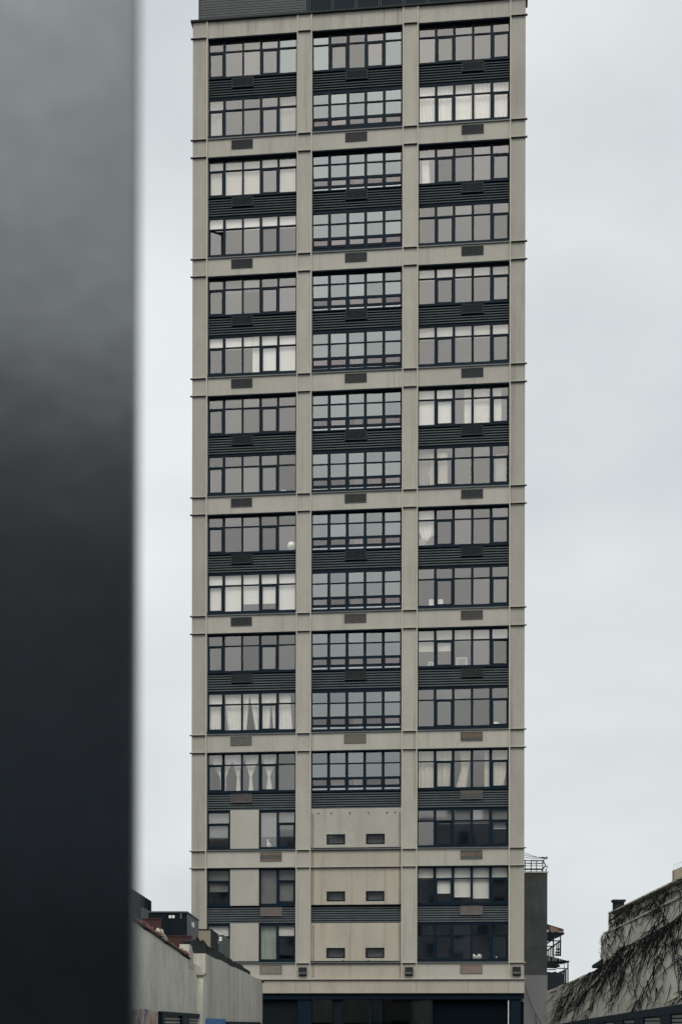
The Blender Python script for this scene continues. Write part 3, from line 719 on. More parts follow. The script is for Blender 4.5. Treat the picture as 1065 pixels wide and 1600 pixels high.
# openings with roller shutters at the foot of the wall
M['shut_grey'] = mat('galvanised_shutter', (0.26, 0.26, 0.24), .5, var=.15, scale=3)
ya, za = zl(247, 1580, XA); yb, zb = zl(317, 1589, XA)
f = MB().box(XA - .02, XA + .09, ya, yb, za - .07, za + .0)
span = yb - ya
cuts = [(ya, ya + .45), (ya + span * .39, ya + span * .55), (ya + span * .82, yb)]
for (a, b) in cuts: f.box(XA - .02, XA + .088, a, b, 0, za - .072)
lbuild(f, 'shutter_frame', M['frame'])
for (a, b) in ((cuts[0][1], cuts[1][0]), (cuts[1][1], cuts[2][0])):
    shp = lbuild(MB().box(XA + .001, XA + .01, a, b, 0, za - .1), 'roller_shutter', M['ledge'])
    nsl = 26; hh = (za - .12) / nsl
    for q in range(nsl):
        shared('slat', ('lbslat', round(b - a, 2)), lambda: MB().prism([(0, 0, 0), (.03, 0, .012), (.03, 0, hh * .55), (0, 0, hh * .68)], (0, b - a, 0)), M['shut_grey'], shp, Vector((XA + .01, a, .02 + q * hh)) - LO)
# painted hoarding by the posters, blue panel and dark frame further on
M['blue'] = mat('blue_paint', (0.025, 0.17, 0.42), .6, var=.5, scale=5, streak=.35)
y0, z0 = zl(320, 1591, XB); y1, z1 = zl(349, 1594.5, XB)
lbuild(MB().box(XB + .031, XB + .07, y0 + .1, y1, 0, z0), 'blue_panel', M['blue'])
y2, z2 = zl(404, 1600, XB)
lbuild(MB().box(XB + .031, XB + .1, y1 + .1, min(y2, yB1 - .3), 0, z1 - .03), 'shutter_frame', M['frame'])
# torn posters
mt, nn, ll, pb = base_mat('torn_posters')
tc = nn.new('ShaderNodeNewGeometry'); v1 = nn.new('ShaderNodeTexNoise'); v1.inputs['Scale'].default_value = 3.0; v1.inputs['Detail'].default_value = 7; ll.new(tc.outputs['Position'], v1.inputs['Vector'])
rp = nn.new('ShaderNodeValToRGB'); rp.color_ramp.interpolation = 'CONSTANT'; e = rp.color_ramp.elements
e[0].position = 0; e[0].color = (.05, .03, .07, 1); e[1].position = .36; e[1].color = (.20, .13, .22, 1)
for ps_, c_ in ((.42, (.38, .34, .30, 1)), (.49, (.30, .13, .11, 1)), (.53, (.44, .38, .30, 1)), (.6, (.40, .28, .10, 1)), (.66, (.22, .20, .28, 1))):
    q = e.new(ps_); q.color = c_
ll.new(v1.outputs['Fac'], rp.inputs[0]); ll.new(rp.outputs[0], pb.inputs['Base Color']); pb.inputs['Roughness'].default_value = .8
y0, z0 = zl(205, 1576, XA); y1, z1 = zl(246, 1580, XA)
po = MB().prism([(XA + .004, y0 - 1.5, .4), (XA + .004, y1 - .1, .4), (XA + .004, y1 - .1, z1 - .02), (XA + .004, (y0 + y1) / 2, z1 + .03), (XA + .004, y0, z0 - .01), (XA + .004, y0 - 1.5, z0)], (.006, 0, 0))
tag(po.build('poster_wall', mt), 'torn purple and orange posters pasted on the stucco wall', 'posters')

# roof plant
M['unit'] = mat('slate_sheet_metal', (0.006, 0.011, 0.016), .6, var=.1, scale=2, spec=.12)
M['unit_side'] = mat('grey_sheet_metal', (0.05, 0.065, 0.075), .5, var=.1, scale=2)
M['redsteel'] = mat('red_oxide_steel', (0.042, 0.012, 0.011), .7, var=.3, scale=4)
M['beige'] = mat('beige_sheet_metal', (0.24, 0.205, 0.15), .6, var=.1, scale=2)
def boxpx(x0, x1, yt, yb, Y, dep):               # box whose front face fills these photo pixels at depth Y
    a = at(x0, yb, Y); b = at(x1, yt, Y); return a.x, b.x, Y, Y + dep, a.z, b.z
x0, x1, Y0, Y1, z0, z1 = boxpx(232, 292, 1424, 1470, 40.0, 3.2)
ac = empty('rooftop_air_unit', ((x0 + x1) / 2, (Y0 + Y1) / 2, z0))
tag(ac, 'large dark slate air handling box on red beams above the stucco wall', 'air unit')
o_ = Vector(ac.location)
def rel(o): return Vector(o) - o_
MB().box(x0 - o_.x, x1 - o_.x, Y0 - o_.y, Y1 - o_.y, 0, z1 - z0 - .04).build('casing', M['unit'], ac)
MB().box(x1 - o_.x, x1 + .012 - o_.x, Y0 + .02 - o_.y, Y1 - .02 - o_.y, .02, z1 - z0 - .06).build('side_panel', M['unit_side'], ac)
MB().box(x0 - .03 - o_.x, x1 + .03 - o_.x, Y0 - .03 - o_.y, Y1 + .03 - o_.y, z1 - z0 - .04, z1 - z0).build('lid', M['unit_side'], ac)
MB().box(x1 + .012 - o_.x, x1 + .02 - o_.x, Y0 + 1.2 - o_.y, Y0 + 1.9 - o_.y, z1 - z0 - .34, z1 - z0 - .2).build('name_plate', M['white'], ac)
for px in (266, 271):
    q = at(px, 1432.5, Y0 - .01) - o_; MB().box(q.x - .035, q.x + .035, q.y - .02, q.y + .01, q.z - .04, q.z + .04).build('latch', M['white'], ac)
q = at(283, 1430, Y0 - .01) - o_; MB().box(q.x - .03, q.x + .03, q.y - .02, q.y + .01, q.z - .1, q.z + .1).build('hinge', M['unit_side'], ac)
for q in range(5):
    zz = .12 + q * .1; MB().box(x0 + .5 - o_.x, x1 - .45 - o_.x, Y0 - .012 - o_.y, Y0 - o_.y, zz, zz + .03).build('vent_slat', M['unit'], ac)
def beam(x0, x1, yt, yb, Y, lab):
    a0, a1, Y0, Y1, z0, z1 = boxpx(x0, x1, yt, yb, Y, .22)
    rt = empty('steel_beam', ((a0 + a1) / 2, Y, 3.2)); o = Vector(rt.location)
    m = MB(); w = a1 - a0
    m.box(-w / 2, w / 2, -.1, .1, z1 - .03 - o.z, z1 - o.z).box(-w / 2, w / 2, -.1, .1, z0 - o.z, z0 + .03 - o.z).box(-w / 2, w / 2, -.08, .0, z0 + .03 - o.z, z1 - .03 - o.z)
    m.build('girder', M['redsteel'], rt)
    for s in (-1, 1): MB().box(s * w * .4 - .06, s * w * .4 + .06, -.06, .06, 0, z0 - o.z).build('leg', M['unit'], rt)
    tag(rt, lab, 'beam', 'red oxide roof beams')
beam(262, 300, 1462, 1477, 38.6, 'red oxide steel beam under the dark air handling box')
beam(205, 252, 1435, 1452, 36.5, 'red oxide steel beam behind the brick coping beside the dark blurred post')
x0, x1, Y0, Y1, z0, z1 = boxpx(310, 329, 1453, 1484, 46, 2.8)
bb = empty('rooftop_cabinet', ((x0 + x1) / 2, Y0, 3.2)); o_ = Vector(bb.location)
tag(bb, 'beige fronted metal cabinet with black side on the roof edge', 'cabinet')
MB().box(x0 - o_.x, x1 - o_.x, 0.012, 2.8, 0, z1 - 3.2).build('casing', M['unit'], bb)
MB().box(x0 - o_.x, x1 - o_.x, 0, .01, 0.1, z1 - 3.2).build('front_panel', M['beige'], bb)
MB().box(x0 - .02 - o_.x, x1 + .02 - o_.x, -.02, 2.82, z1 - 3.2, z1 - 3.17).build('lid', M['unit'], bb)
x0, x1, Y0, Y1, z0, z1 = boxpx(341.5, 347.5, 1461, 1494, 53, 3.0)
bb = empty('rooftop_cabinet', ((x0 + x1) / 2, Y0, 3.2)); o_ = Vector(bb.location)
tag(bb, 'narrow grey metal cabinet with white label beside the tower', 'cabinet')
MB().box(x0 - o_.x, x1 - o_.x + .0, 0.012, 3, 0, z1 - 3.2).build('casing', M['unit'], bb)
MB().box(x0 - o_.x, x1 - o_.x, 0, .01, 0.1, z1 - 3.23).build('front_panel', M['unit_side'], bb)
MB().box(x0 - o_.x + .02, x1 - o_.x - .02, -.006, 0, z1 - 3.42, z1 - 3.34).build('label', M['white'], bb)
MB().box(x0 - o_.x + .02, x1 - o_.x - .02, -.006, 0, z1 - 3.33, z1 - 3.27).build('label', M['white'], bb)
MB().box(x1 - o_.x + .0, x1 - o_.x + .03, -.01, 3.01, 0, z1 - 3.19).build('corner_post', M['unit_side'], bb)
x0, x1, Y0, Y1, z0, z1 = boxpx(120, 218, 1396, 1440, 47, 3)
bk = empty('roof_bulkhead', ((x0 + x1) / 2, Y0, 3.2)); o_ = Vector(bk.location)
tag(bk, 'dark slatted roof housing half hidden behind the dark blurred post', 'roof housing')
MB().prism([(x0 - o_.x, 0, 0), (x1 - o_.x, 0, 0), (x1 - o_.x, 0, z1 - 3.2), (x1 - .25 - o_.x, 0, z1 - 3.05), (x0 - o_.x, 0, z1 - 2.9)], (0, 3, 0)).build('housing', M['unit'], bk)
MB().box(x1 - o_.x, x1 + .12 - o_.x, .2, 2.4, 0, z1 - 3.65).build('side_vent', M['unit_side'], bk)
for q in range(3): MB().box(x1 - o_.x, x1 + .1 - o_.x, .3 + q * .8, .5 + q * .8, z1 - 3.62, z1 - 3.28).build('louvre_post', M['unit'], bk)

m = MB()
for q in range(3):
    pts = [at(x, y, Y) for x, y, Y in ((308, 1466 + q * 2, 41.0), (313 + q, 1474, 41.6), (317, 1470 + q * 3, 42), (324, 1480 + q, 42.6), (333, 1484 - q, 43.2))]
    m.tube(pts, .035, 5)
tag(m.build('cable_bundle', M['tar']), 'tangled black cables on the roof edge between air unit and beige cabinet', 'cables')
m = MB(); p_ = at(300, 1500, 39.4); m.tube([(p_.x - .3, 39.4, 3.2), (p_.x - .3, 39.4, 4.25), (p_.x - .18, 39.4, 4.36)], .05, 7)
tag(m.build('vent_pipe', M['ledge']), 'short bent vent pipe on the roof by the masonry stub', 'pipe')

# ================================================================== RIGHT: vine-covered wall
M['vinewall'] = mat('vine_wall_render', (0.54, 0.52, 0.44), .92, var=.14, scale=.45, streak=.25, bump=.35, bscale=8, spec=.12, dirt=(.17, .15, .12), dscale=.5, damount=.5, sx=1.6, sz=.4)
M['bark'] = mat('vine_bark', (0.022, 0.019, 0.021), .9, var=.3, scale=8, spec=.15)
RD = Vector((.075, 1, 0)).normalized(); RN = Vector((-1, .075, 0)).normalized()      # along the wall, out of the wall
RP = Vector((7.0, 29.2, 0))
RB = empty('rendered_building', (10.5, 45, 0)); tag(RB, 'pale rendered low building with stepped parapet overgrown by bare vines', 'building')
RO = Vector(RB.location)
def rbuild(m, name, mats, smooth=False):
    m.v = [tuple(Vector(v) - RO) for v in m.v]; return m.build(name, mats, RB, smooth=smooth)
def rw(x, y, off=0.0): return on_plane(x, y, RP + RN * off, RN)
def down(p): return Vector((p.x, p.y, 0))
jit = lambda v, a: v + random.uniform(-a, a)
def edge(a, b, n, j):
    return [(a[0] + (b[0] - a[0]) * q / n, a[1] + (b[1] - a[1]) * q / n + (random.uniform(-j, j) if 0 < q < n else 0)) for q in range(n + 1)]
top = edge((853, 1549), (938, 1512), 12, 1.2) + edge((938, 1464), (942, 1457), 2, 0) + edge((950, 1453.5), (1065, 1396), 10, .7) + [(1260, 1300)]
pts = [rw(x, y) for x, y in top]
rbuild(MB().prism([down(pts[0])] + pts + [down(pts[-1])], -RN * 4.5), 'street_wall', M['vinewall'])
top = edge((949.5, 1428), (1065, 1372), 14, 1.0) + [(1260, 1278)]
pts = [rw(x, y, -.14) for x, y in top]; low = [rw(x, y, -.14) for x, y in ((1260, 1310), (1065, 1406), (949.5, 1462))]
rbuild(MB().prism(pts + low, -RN * .3), 'parapet', M['vinewall'])
led = [rw(x, y, .04) for x, y in ((946, 1456), (1065, 1397), (1260, 1302))]; led2 = [p - Vector((0, 0, .045)) for p in reversed(led)]
rbuild(MB().prism(led + led2, -RN * .17), 'parapet_ledge', M['mortar'])
pts = [rw(x, y, .03) for x, y in ((949, 1428), (1065, 1372), (1260, 1278))]
rbuild(MB().prism(pts + [p + Vector((0, 0, .035)) for p in reversed(pts)], -RN * .5), 'coping', M['mortar'])
x0, x1, Y0, Y1, z0, z1 = boxpx(959, 974.5, 1409, 1436, 44.2, .3)
chm = rbuild(MB().box(x0, x1, Y0, Y1, z0, z1), 'chimney', M['tar'])
ch = MB().box(x0 - .04, x1 + .04, Y0 - .04, Y1 + .04, z1, z1 + .07); ch.v = [tuple(Vector(v) - RO) for v in ch.v]; ch.build('chimney_cap', M['bark'], chm)
a = rw(924, 1513, .06); b = rw(938.5, 1507, .06)
rbuild(MB().prism([a, b, b + Vector((0, 0, .16)), a + Vector((0, 0, .1))], -RN * .9), 'cornice_stub', M['tar'])
# dark shutter frame along the foot of the wall
tl = [(862, 1602), (920, 1591.5), (1065, 1568.5), (1260, 1537)]
fp = [rw(x, y, .08) for x, y in tl]
rbuild(MB().prism(fp + [p - Vector((0, 0, .18)) for p in reversed(fp)], -RN * .079), 'shutter_head', M['frame'])
def fz(p):      # head height at a point along the wall
    for a, b in zip(fp, fp[1:]):
        if min(a.y, b.y) <= p.y <= max(a.y, b.y): return a.z + (b.z - a.z) * (p.y - a.y) / (b.y - a.y)
    return fp[0].z
xs_ = [(930, 944), (958, 972), (991, 1004), (1031, 1046), (1090, 1110), (1180, 1200)]
for (a, b) in xs_:
    pa, pb_ = rw(a, 1600, .07), rw(b, 1600, .07); z_ = min(fz(pa), fz(pb_)) - .1
    rbuild(MB().prism([down(pa), down(pb_), Vector((pb_.x, pb_.y, z_)), Vector((pa.x, pa.y, z_))], -RN * .069), 'shutter_post', M['frame'])
M['shut_far'] = mat('grey_shutter', (0.17, 0.175, 0.17), .55, var=.15, scale=3)
for (a, b), (c, d) in zip(xs_, xs_[1:]):
    pa, pb_ = rw(b, 1600, .01), rw(c, 1600, .01); z_ = min(fz(pa), fz(pb_)) - .17
    s_ = rbuild(MB().prism([down(pa), down(pb_), Vector((pb_.x, pb_.y, z_)), Vector((pa.x, pa.y, z_))], -RN * .009), 'roller_shutter', M['ledge'])
    for q in range(24):
        zb = z_ - .08 - q * .085
        if zb < .05: break
        sl = MB().prism([pa - RO + Vector((0, 0, zb - pa.z)) , pb_ - RO + Vector((0, 0, zb - pb_.z)), pb_ - RO + Vector((0, 0, zb - pb_.z + .055)), pa - RO + Vector((0, 0, zb - pa.z + .055))], RN * .025)
        sl.build('slat', M['shut_far'], s_)
# tan block and wire fence on the roof behind
x0, x1, Y0, Y1, z0, z1 = boxpx(1053, 1130, 1359, 1400, 34.5, 5)
tb = empty('roof_block', ((x0 + x1) / 2, Y0, 3.2)); o_ = Vector(tb.location); tag(tb, 'small tan rooftop block with wire fence above the vine wall', 'roof block')
MB().prism([(x0 - o_.x, 0, 0), (x1 - o_.x, 0, 0), (x1 - o_.x, 0, z1 - 3.2 + .5), (x0 - o_.x, 0, z1 - 3.2)], (.0, .25, 0)).build('block', M['beige'], tb)
M['wire'] = mat('fence_wire', (.35, .36, .36), .5, var=.1)
m = MB()
for q in range(12):
    xx = x0 - o_.x + .1 * q; zb = z1 - 3.2 + .5 * (xx - x0 + o_.x) / (x1 - x0)
    m.tube([(xx, .1, zb), (xx, .1, zb + .12)], .004, 4)
m.tube([(x0 - o_.x, .1, z1 - 3.08), (x1 - o_.x, .1, z1 - 2.58)], .006, 4)
m.build('wire_fence', M['wire'], tb)

# bare climbing vines: main stems drawn on the wall, branching strands hanging from them
def smooth_path(pts, sub=5):
    out = []
    for k in range(len(pts) - 1):
        p0 = pts[max(k - 1, 0)]; p1 = pts[k]; p2 = pts[k + 1]; p3 = pts[min(k + 2, len(pts) - 1)]
        for q in range(sub):
            t = q / sub; t2 = t * t; t3 = t2 * t
            out.append(tuple(.5 * ((2 * p1[i]) + (-p0[i] + p2[i]) * t + (2 * p0[i] - 5 * p1[i] + 4 * p2[i] - p3[i]) * t2 + (-p0[i] + 3 * p1[i] - 3 * p2[i] + p3[i]) * t3) for i in (0, 1)))
    return out + [pts[-1]]
def wall_top(x):
    prof = [(853, 1549), (938, 1512), (938.5, 1464), (949, 1455), (949.6, 1427), (1065, 1371), (1260, 1278)]
    for a, b in zip(prof, prof[1:]):
        if a[0] <= x <= b[0]: return a[1] + (b[1] - a[1]) * (x - a[0]) / (b[0] - a[0])
    return 1549 if x < 853 else 1278
def head_y(x):
    for a, b in zip(tl, tl[1:]):
        if a[0] <= x <= b[0]: return a[1] + (b[1] - a[1]) * (x - a[0]) / (b[0] - a[0])
    return 1600
def strand(mb, px, r0, r1, off=.03, over=False):
    pts = []
    for k, (x, y) in enumerate(px):
        if not over and (y < wall_top(x) - 1.5 or x < 851 or x > 1240): break
        if y > head_y(x) + 3: break
        pts.append(rw(x, y, off + random.uniform(-.008, .02)))
    if len(pts) < 2: return
    n = len(pts); mb.tube(pts, [r0 + (r1 - r0) * k / (n - 1) for k in range(n)], 4, cap=False)
def wander(x, y, ang, step, n, curl, bias=None, bw=0.0):
    out = [(x, y)]
    for _ in range(n):
        ang += random.gauss(0, curl)
        if bias is not None: ang += (bias - ang) * bw
        x += math.cos(ang) * step; y += math.sin(ang) * step; out.append((x, y))
    return out
DN = lambda deg: R_(deg)        # image angle, y down
def grow(mb, stem, r, density, ang_lo, ang_hi, length, twig=.6):
    sp = smooth_path(stem, 6); sp = [(x + random.gauss(0, .5), y + random.gauss(0, .5)) for x, y in sp]
    strand(mb, sp, r * .62, r * .35, .05)
    tot = sum(math.dist(a, b) for a, b in zip(sp, sp[1:]))
    for _ in range(int(tot * density * .24)):
        k = random.randrange(len(sp) - 1); x, y = sp[k]; x += random.uniform(-3, 3); y += random.uniform(-3, 3)
        L = random.uniform(.35, 1) * length * 1.35; a = R_(random.uniform(ang_lo, ang_hi))
        st = wander(x, y, a + random.choice((0, 0, .5, -.6)), 3.4, int(L / 3.4), .10, a, .12)
        strand(mb, st, random.uniform(.010, .019), .006)
        for _2 in range(random.randint(0, 3)):
            if random.random() < twig * .45:
                j = random.randrange(len(st)); s2 = wander(*st[j], a + random.choice((-1, 1)) * random.uniform(.3, .8), 2.6, random.randint(3, 10), .22, a, .08)
                strand(mb, s2, .008, .004)
# coordinates are photo pixels on the wall
VINES = [
 ('bare vine trailing in a diagonal band down the low end of the rendered wall', [
   ([(1075, 1426), (1050, 1440), (1030, 1452), (1012, 1462), (995, 1472), (975, 1480), (958, 1492), (945, 1505), (930, 1516), (905, 1530), (880, 1540), (858, 1552)], .035, 1.0, 100, 140, 70),
   ([(1060, 1436), (1034, 1456), (1010, 1470), (985, 1484), (966, 1500), (950, 1520), (936, 1545), (920, 1575), (915, 1592)], .03, .6, 100, 135, 62),
   ([(940, 1512), (915, 1530), (895, 1548), (880, 1570), (872, 1595)], .024, 1.0, 95, 135, 50),
   ([(962, 1500), (940, 1525), (918, 1548), (900, 1575), (892, 1597)], .024, .8, 95, 135, 46),
   ([(985, 1488), (975, 1515), (968, 1545), (950, 1580)], .022, .4, 70, 130, 55)]),
 ('thick bare vine matted along the stepped top of the rendered wall', [
   ([(1090, 1368), (1060, 1380), (1035, 1392), (1010, 1404), (985, 1417), (965, 1428), (950, 1440)], .03, 1.3, 60, 170, 22),
   ([(1090, 1380), (1056, 1393), (1025, 1408), (1000, 1420), (976, 1434), (955, 1446)], .026, 1.1, 70, 150, 24),
   ([(952, 1430), (953, 1445), (950, 1455), (946, 1470), (955, 1492), (960, 1500)], .02, .5, 60, 110, 18),
   ([(962, 1430), (961, 1460), (962, 1492)], .018, .4, 70, 110, 20),
   ([(971, 1436), (972, 1462), (976, 1478)], .018, .4, 70, 110, 20),
   ([(939, 1466), (942, 1482), (950, 1497)], .014, .3, 70, 110, 14)]),
 ('bare vine forking across the tall end of the rendered wall', [
   ([(1040, 1395), (1030, 1415), (1026, 1436), (1016, 1452), (1008, 1463), (996, 1470)], .03, .7, 70, 140, 36),
   ([(1022, 1412), (1030, 1425), (1038, 1440), (1048, 1456), (1054, 1475), (1060, 1500), (1066, 1520)], .026, .8, 80, 125, 44),
   ([(1070, 1420), (1052, 1446), (1040, 1470), (1028, 1495), (1018, 1520), (1006, 1548), (992, 1572), (984, 1585)], .028, .7, 95, 125, 40),
   ([(1070, 1466), (1058, 1470), (1050, 1462), (1042, 1455)], .022, .6, 60, 120, 40),
   ([(968, 1520), (978, 1535), (988, 1548), (994, 1560), (990, 1572)], .018, .3, 60, 120, 24),
   ([(992, 1520), (1000, 1540), (1014, 1562), (1028, 1568)], .012, .2, 70, 100, 22),
   ([(1018, 1500), (1022, 1530), (1026, 1550), (1032, 1572)], .01, .2, 80, 100, 22),
   ([(1075, 1540), (1062, 1553), (1052, 1565), (1046, 1571)], .022, .5, 110, 150, 18),
   ([(1080, 1548), (1066, 1558), (1056, 1568)], .016, .4, 110, 150, 14)]),
]
for lab, stems in VINES:
    mb = MB()
    for st in stems: grow(mb, *st)
    if 'diagonal' in lab:
        for _ in range(58):      # long thin strands spread over the face
            x = random.uniform(870, 1075); y0 = random.uniform(wall_top(x) + 20, 1560)
            strand(mb, wander(x, y0, R_(random.uniform(95, 130)), 3.4, random.randint(10, 26), .10, R_(108), .1), random.uniform(.008, .013), .005)
        for _ in range(14):       # overlapping strands in the densest part
            x = random.uniform(858, 985); y0 = wall_top(x) + random.uniform(2, 18) if x < 938 else 1492 + random.uniform(-6, 22) + (960 - x) * .3
            a = R_(random.uniform(105, 140)); strand(mb, wander(x, y0, a, 3.2, random.randint(8, 24), .14, R_(112), .1), random.uniform(.008, .015), .004)
    if 'stepped' in lab:
        for _ in range(55):
            x = random.uniform(950, 1100); y0 = wall_top(x) + random.uniform(-1, 16)
            strand(mb, wander(x, y0, R_(random.uniform(20, 170)), 2.6, random.randint(5, 14), .3), random.uniform(.008, .014), .004)
        for _ in range(60):        # wisps past the edges
            x = random.choice((random.uniform(940, 1065), random.uniform(937, 940), random.uniform(937, 941))); y0 = wall_top(x) + 1 if x > 941 else random.uniform(1462, 1500)
            a = R_(random.uniform(150, 260)) if x < 941 else R_(random.uniform(-130, -50))
            strand(mb, wander(x, y0, a, .9, random.randint(2, 5), .4), .006, .003, .02, True)
    c = rw(stems[0][0][-1][0], stems[0][0][-1][1]); c.z = 0
    mb.v = [tuple(Vector(v) - c) for v in mb.v]
    tag(mb.build('climbing_vine', M['bark'], None, c), lab, 'vine', 'vines on the rendered wall')

# ================================================================== BEHIND RIGHT: grey building with balconies
M['grey_dark'] = mat('dark_grey_render', (0.068, 0.074, 0.072), .9, var=.22, scale=.5, streak=.12, bump=.3, spec=.12, dirt=(.11, .115, .11), dscale=.8, damount=.5)
M['grey_light'] = mat('light_grey_paint', (0.20, 0.205, 0.205), .9, var=.05, scale=.5, bump=.15, spec=.15)
GY = 90.0
x0, x1, Y0, Y1, z0, z1 = boxpx(790, 854.5, 1364, 1523.5, GY, 14)
GB = empty('grey_building', ((x0 + x1) / 2, GY, 0)); o_ = Vector(GB.location); tag(GB, 'narrow dark grey rendered building with roof railing beside the tower', 'building')
MB().box(x0 - o_.x, x1 - o_.x, 0, 14, z0, z1).build('upper_wall', M['grey_dark'], GB)
MB().box(x0 - o_.x, x1 - o_.x + .01, -.02, 14, 0, z0 - .003).build('lower_wall', M['grey_light'], GB)
MB().box(x0 - o_.x, x1 - o_.x + .05, -.05, 14, z1 + .003, z1 + .1).build('coping', M['mortar'], GB)
m = MB(); ht = at(850, 1338, GY).z
for px in (820, 829.5, 838, 847.5):
    xx = at(px, 1350, GY).x - o_.x; m.tube([(xx, .1, z1 + .1), (xx, .1, ht - .25)], .03, 5)
for zz in (z1 + .28, z1 + .46, z1 + .64, z1 + .8): m.tube([(x0 - o_.x, .1, zz), (x1 - o_.x - .25, .1, zz)], .02 if zz < z1 + .7 else .03, 5)
m.box(x0 - o_.x, x1 - o_.x - .25, .06, .14, z1 + .2, z1 + .28)
m.build('roof_railing', M['ledge'], GB)
m = MB(); xx = x1 - o_.x
m.tube([(xx - .35, .1, z1 + .1), (xx - .1, .1, z1 + .5), (xx - .28, .1, z1 + .8), (xx - .02, .1, ht)], .045, 5).tube([(xx - .3, .1, z1 + .35), (xx + .05, .1, z1 + .45), (xx - .1, .1, z1 + .15)], .05, 5).tube([(xx - .35, .1, ht - .05), (xx + .03, .1, ht - .12)], .05, 5)
m.build('bracket', M['unit_side'], GB)
m = MB()
for q, (ya, yb) in enumerate(((1335, 1340), (1338.5, 1341), (1330, 1342), (1343, 1345), (1348, 1349))):
    pa, pb_ = at(812, ya, GY - .4 * q), at(851, yb, GY); mid = (pa + pb_) / 2 - Vector((0, 0, .06)); m.tube([pa, mid, pb_], .016, 4)
tag(m.build('overhead_wire', M['ledge']), 'thin wires strung from the tower to the grey building roof', 'wires')
# loose cable hanging by the light grey paint
m = MB(); pts = [at(x, y, GY - .3) for x, y in ((818, 1536), (824, 1556), (832, 1577), (840, 1592), (846, 1602), (852, 1618))]
m.tube(pts, .022, 5); m.tube([at(x, y, GY - .3) for x, y in ((836, 1583), (837, 1596), (841, 1612))], .018, 5)
tag(m.build('hanging_cable', M['ledge']), 'black cable drooping across the light grey painted wall', 'cable')

FE = empty('rear_balconies', (at(870, 1600, 91).x, 91, 0)); o_ = Vector(FE.location)
tag(FE, 'dark stacked rear balconies with striped canopies and stairs behind the grey building', 'balcony')
M['canopy'] = mat('canopy_sheet', (.09, .065, .05), .7, var=.2, scale=3)
M['canopy_pale'] = mat('pale_canopy_sheet', (.28, .17, .11), .7, var=.3, scale=3)
M['tarp'] = mat('navy_tarp', (.005, .012, .022), .8, var=.3, scale=2, bump=.5, bscale=4)
def fp_(x, y, Y=91.0): return at(x, y, Y) - o_
def poly_px(pts, dep, Y=91.0):
    return MB().prism([fp_(x, y, Y) for x, y in pts], (0, dep, 0))
c1 = poly_px([(853, 1456), (880, 1456.5), (881.5, 1459.5), (872, 1464.5), (853, 1468)], 3).build('canopy', M['tar'], FE)
for q in range(6):
    xa = 855.5 + q * 4.1; MB().prism([fp_(xa, 1444.5 + (xa - 855) * .29), fp_(xa + 3.7, 1444.5 + (xa + 3.7 - 855) * .29), fp_(xa + 3.9, 1456), fp_(xa, 1456)], (0, .06, 0)).build('canopy_sheet', M['canopy_pale' if q in (1, 2, 3) else 'canopy'], c1)
MB().prism([fp_(853, 1443.5), fp_(879, 1451.5), fp_(879, 1452.8), fp_(853, 1445)], (0, 2.8, 0)).build('canopy_rim', M['tar'], c1)
c2 = poly_px([(853, 1503.6), (889, 1503.4), (889, 1501), (853, 1502)], 3).build('canopy', M['tar'], FE)
for q in range(7):
    xa = 853.5 + q * 5.0; yt = 1492.5 + q * 1.35; MB().prism([fp_(xa, yt), fp_(xa + 4.6, yt + 1.2), fp_(xa + 4.6, 1502), fp_(xa, 1502)], (0, .06, 0)).build('canopy_sheet', M['tar' if q % 2 else 'canopy'], c2)
poly_px([(853, 1503.5), (865, 1503.5), (874.5, 1508), (874, 1510.5), (853, 1511)], 2).build('under_frame', M['tar'], FE)
def bars(segs, r, name, mt='ledge'):
    m = MB()
    for a, b in segs: m.tube([fp_(*a), fp_(*b)], r, 5)
    return m.build(name, M[mt], FE)
for sg in (((864, 1464), (864, 1496)), ((875, 1462), (875, 1494)), ((886.5, 1503), (886.5, 1536)), ((881, 1504), (881, 1520))): bars([sg], .045 if sg[0][0] != 881 else .02, 'post')
bars([((853, 1470), (876, 1470)), ((853, 1478.5), (866, 1478.5))], .04, 'hand_rail')
bars([((853, 1486), (876, 1469)), ((853, 1475), (868, 1463))], .05, 'stair_string')
bars([((869 + q * 2.6, 1473 - q), (869 + q * 2.6, 1494)) for q in range(3)] + [((856 + q * 2.8, 1484 - q * 2), (856 + q * 2.8, 1494)) for q in range(4)], .035, 'baluster_row')
bars([((868, 1483), (874, 1483)), ((867, 1488), (874, 1488)), ((866, 1492), (874, 1492))], .06, 'stair_tread')
bars([((855, 1511.8), (886, 1513.5)), ((855, 1515), (868, 1515)), ((872, 1520), (886, 1513.5))], .035, 'hand_rail')
bars([((877 + q * 3, 1518 - q), (877 + q * 3, 1540)) for q in range(3)], .06, 'baluster_row')
tp = edge((853, 1517.5), (878, 1520), 12, 1.3)
poly_px([(853, 1560)] + tp + [(880, 1530), (880, 1560)], 2.5, 90.6).build('tarpaulin', M['tarp'], FE)
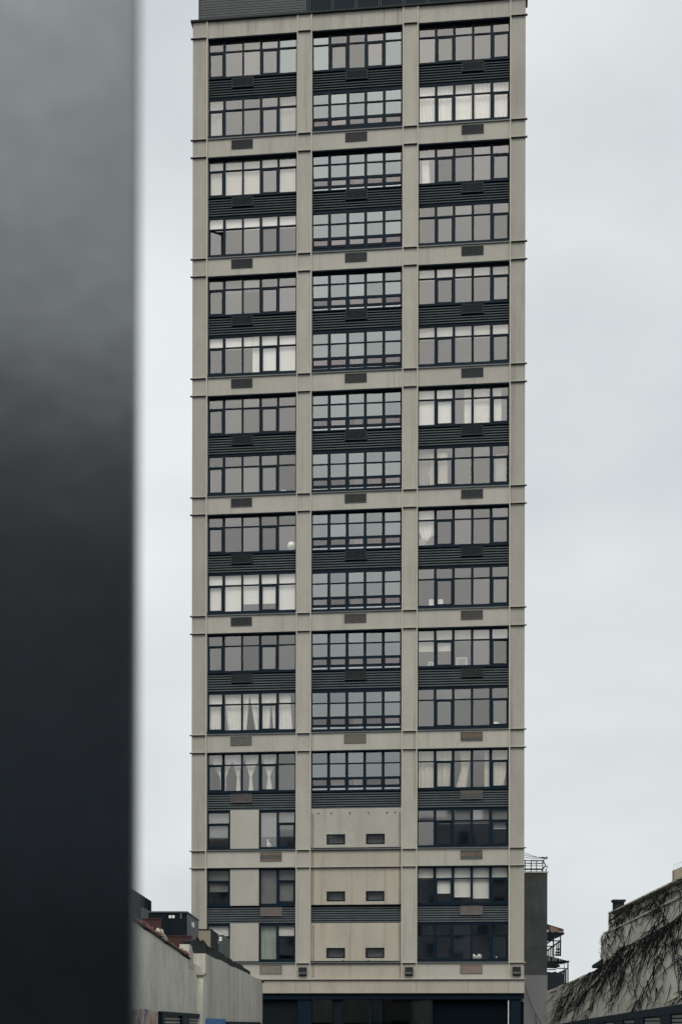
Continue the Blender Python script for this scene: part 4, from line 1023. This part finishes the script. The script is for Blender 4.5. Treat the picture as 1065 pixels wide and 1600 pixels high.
poly_px([(853, 1545), (888, 1537), (888, 1539), (853, 1560)], 3, 90.9).build('deck', M['tar'], FE)

# ================================================================== FOREGROUND: out-of-focus steel post
M['post'] = mat('painted_steel', (0.128, 0.140, 0.148), 0.2, metal=1.0, var=.14, scale=5, bump=.06, bscale=3)
PY = 0.86
e_ = at(218.0, 800, PY).x
FP = empty('steel_post', (e_ - .2 * math.cos(R_(11)), PY - .2 * math.sin(R_(11)), 0), R_(11)); tag(FP, 'wide blurred grey steel post close to the camera filling the side of the view', 'post')
m = MB(); w = .2; c = .012
m.prism([(-w, .0, 0), (w - c * .2, .0, 0), (w, c * .2, 0), (w, .2, 0), (-w, .2, 0)], (0, 0, 4.6)); m.build('shaft', M['post'], FP)
MB().box(-w - .08, w + .08, -.08, .28, 0, .03).build('base_plate', M['ledge'], FP)
for sx_ in (-1, 1):
    for sy in (-.05, .25): MB().tube([(sx_ * (w + .04), sy, .03), (sx_ * (w + .04), sy, .07)], .018, 6).build('bolt', M['ledge'], FP)

# ================================================================== unseen block behind the camera, added to darken the post and low window reflections
M['refl'] = mat('reflection_block_upper', (0.25, 0.285, 0.33), .9, var=.3, scale=.1)
M['refl_base'] = mat('reflection_block_base', (0.03, 0.055, 0.08), .9, var=.2, scale=.3)  # base toned dark so the foot of the post reflects dark
OB = empty('reflection_block', (0, -62, 0)); tag(OB, 'unseen tall block added behind the camera to darken reflections in post and low windows', 'building')
MB().box(-60, 60, -13.9, .3, 0, 8.0).build('dark_base', M['refl_base'], OB)
MB().prism([(-60, 0, 8.02), (60, 0, 8.02), (60, 0, 37), (24, 0, 37), (24, 0, 32), (6, 0, 32), (6, 0, 34), (-12, 0, 34), (-12, 0, 31), (-30, 0, 31), (-30, 0, 29), (-60, 0, 29)], (0, -14, 0)).build('wall', M['refl'], OB)
for fl in range(5):
    for q in range(24):
        xx = -57 + q * 4.9
        shared('window', ('reflwin',), lambda: MB().box(0, 1.5, .0, .04, 0, 2.0), M['refl_base'], OB, (xx, .005, 9.6 + fl * 3.9))
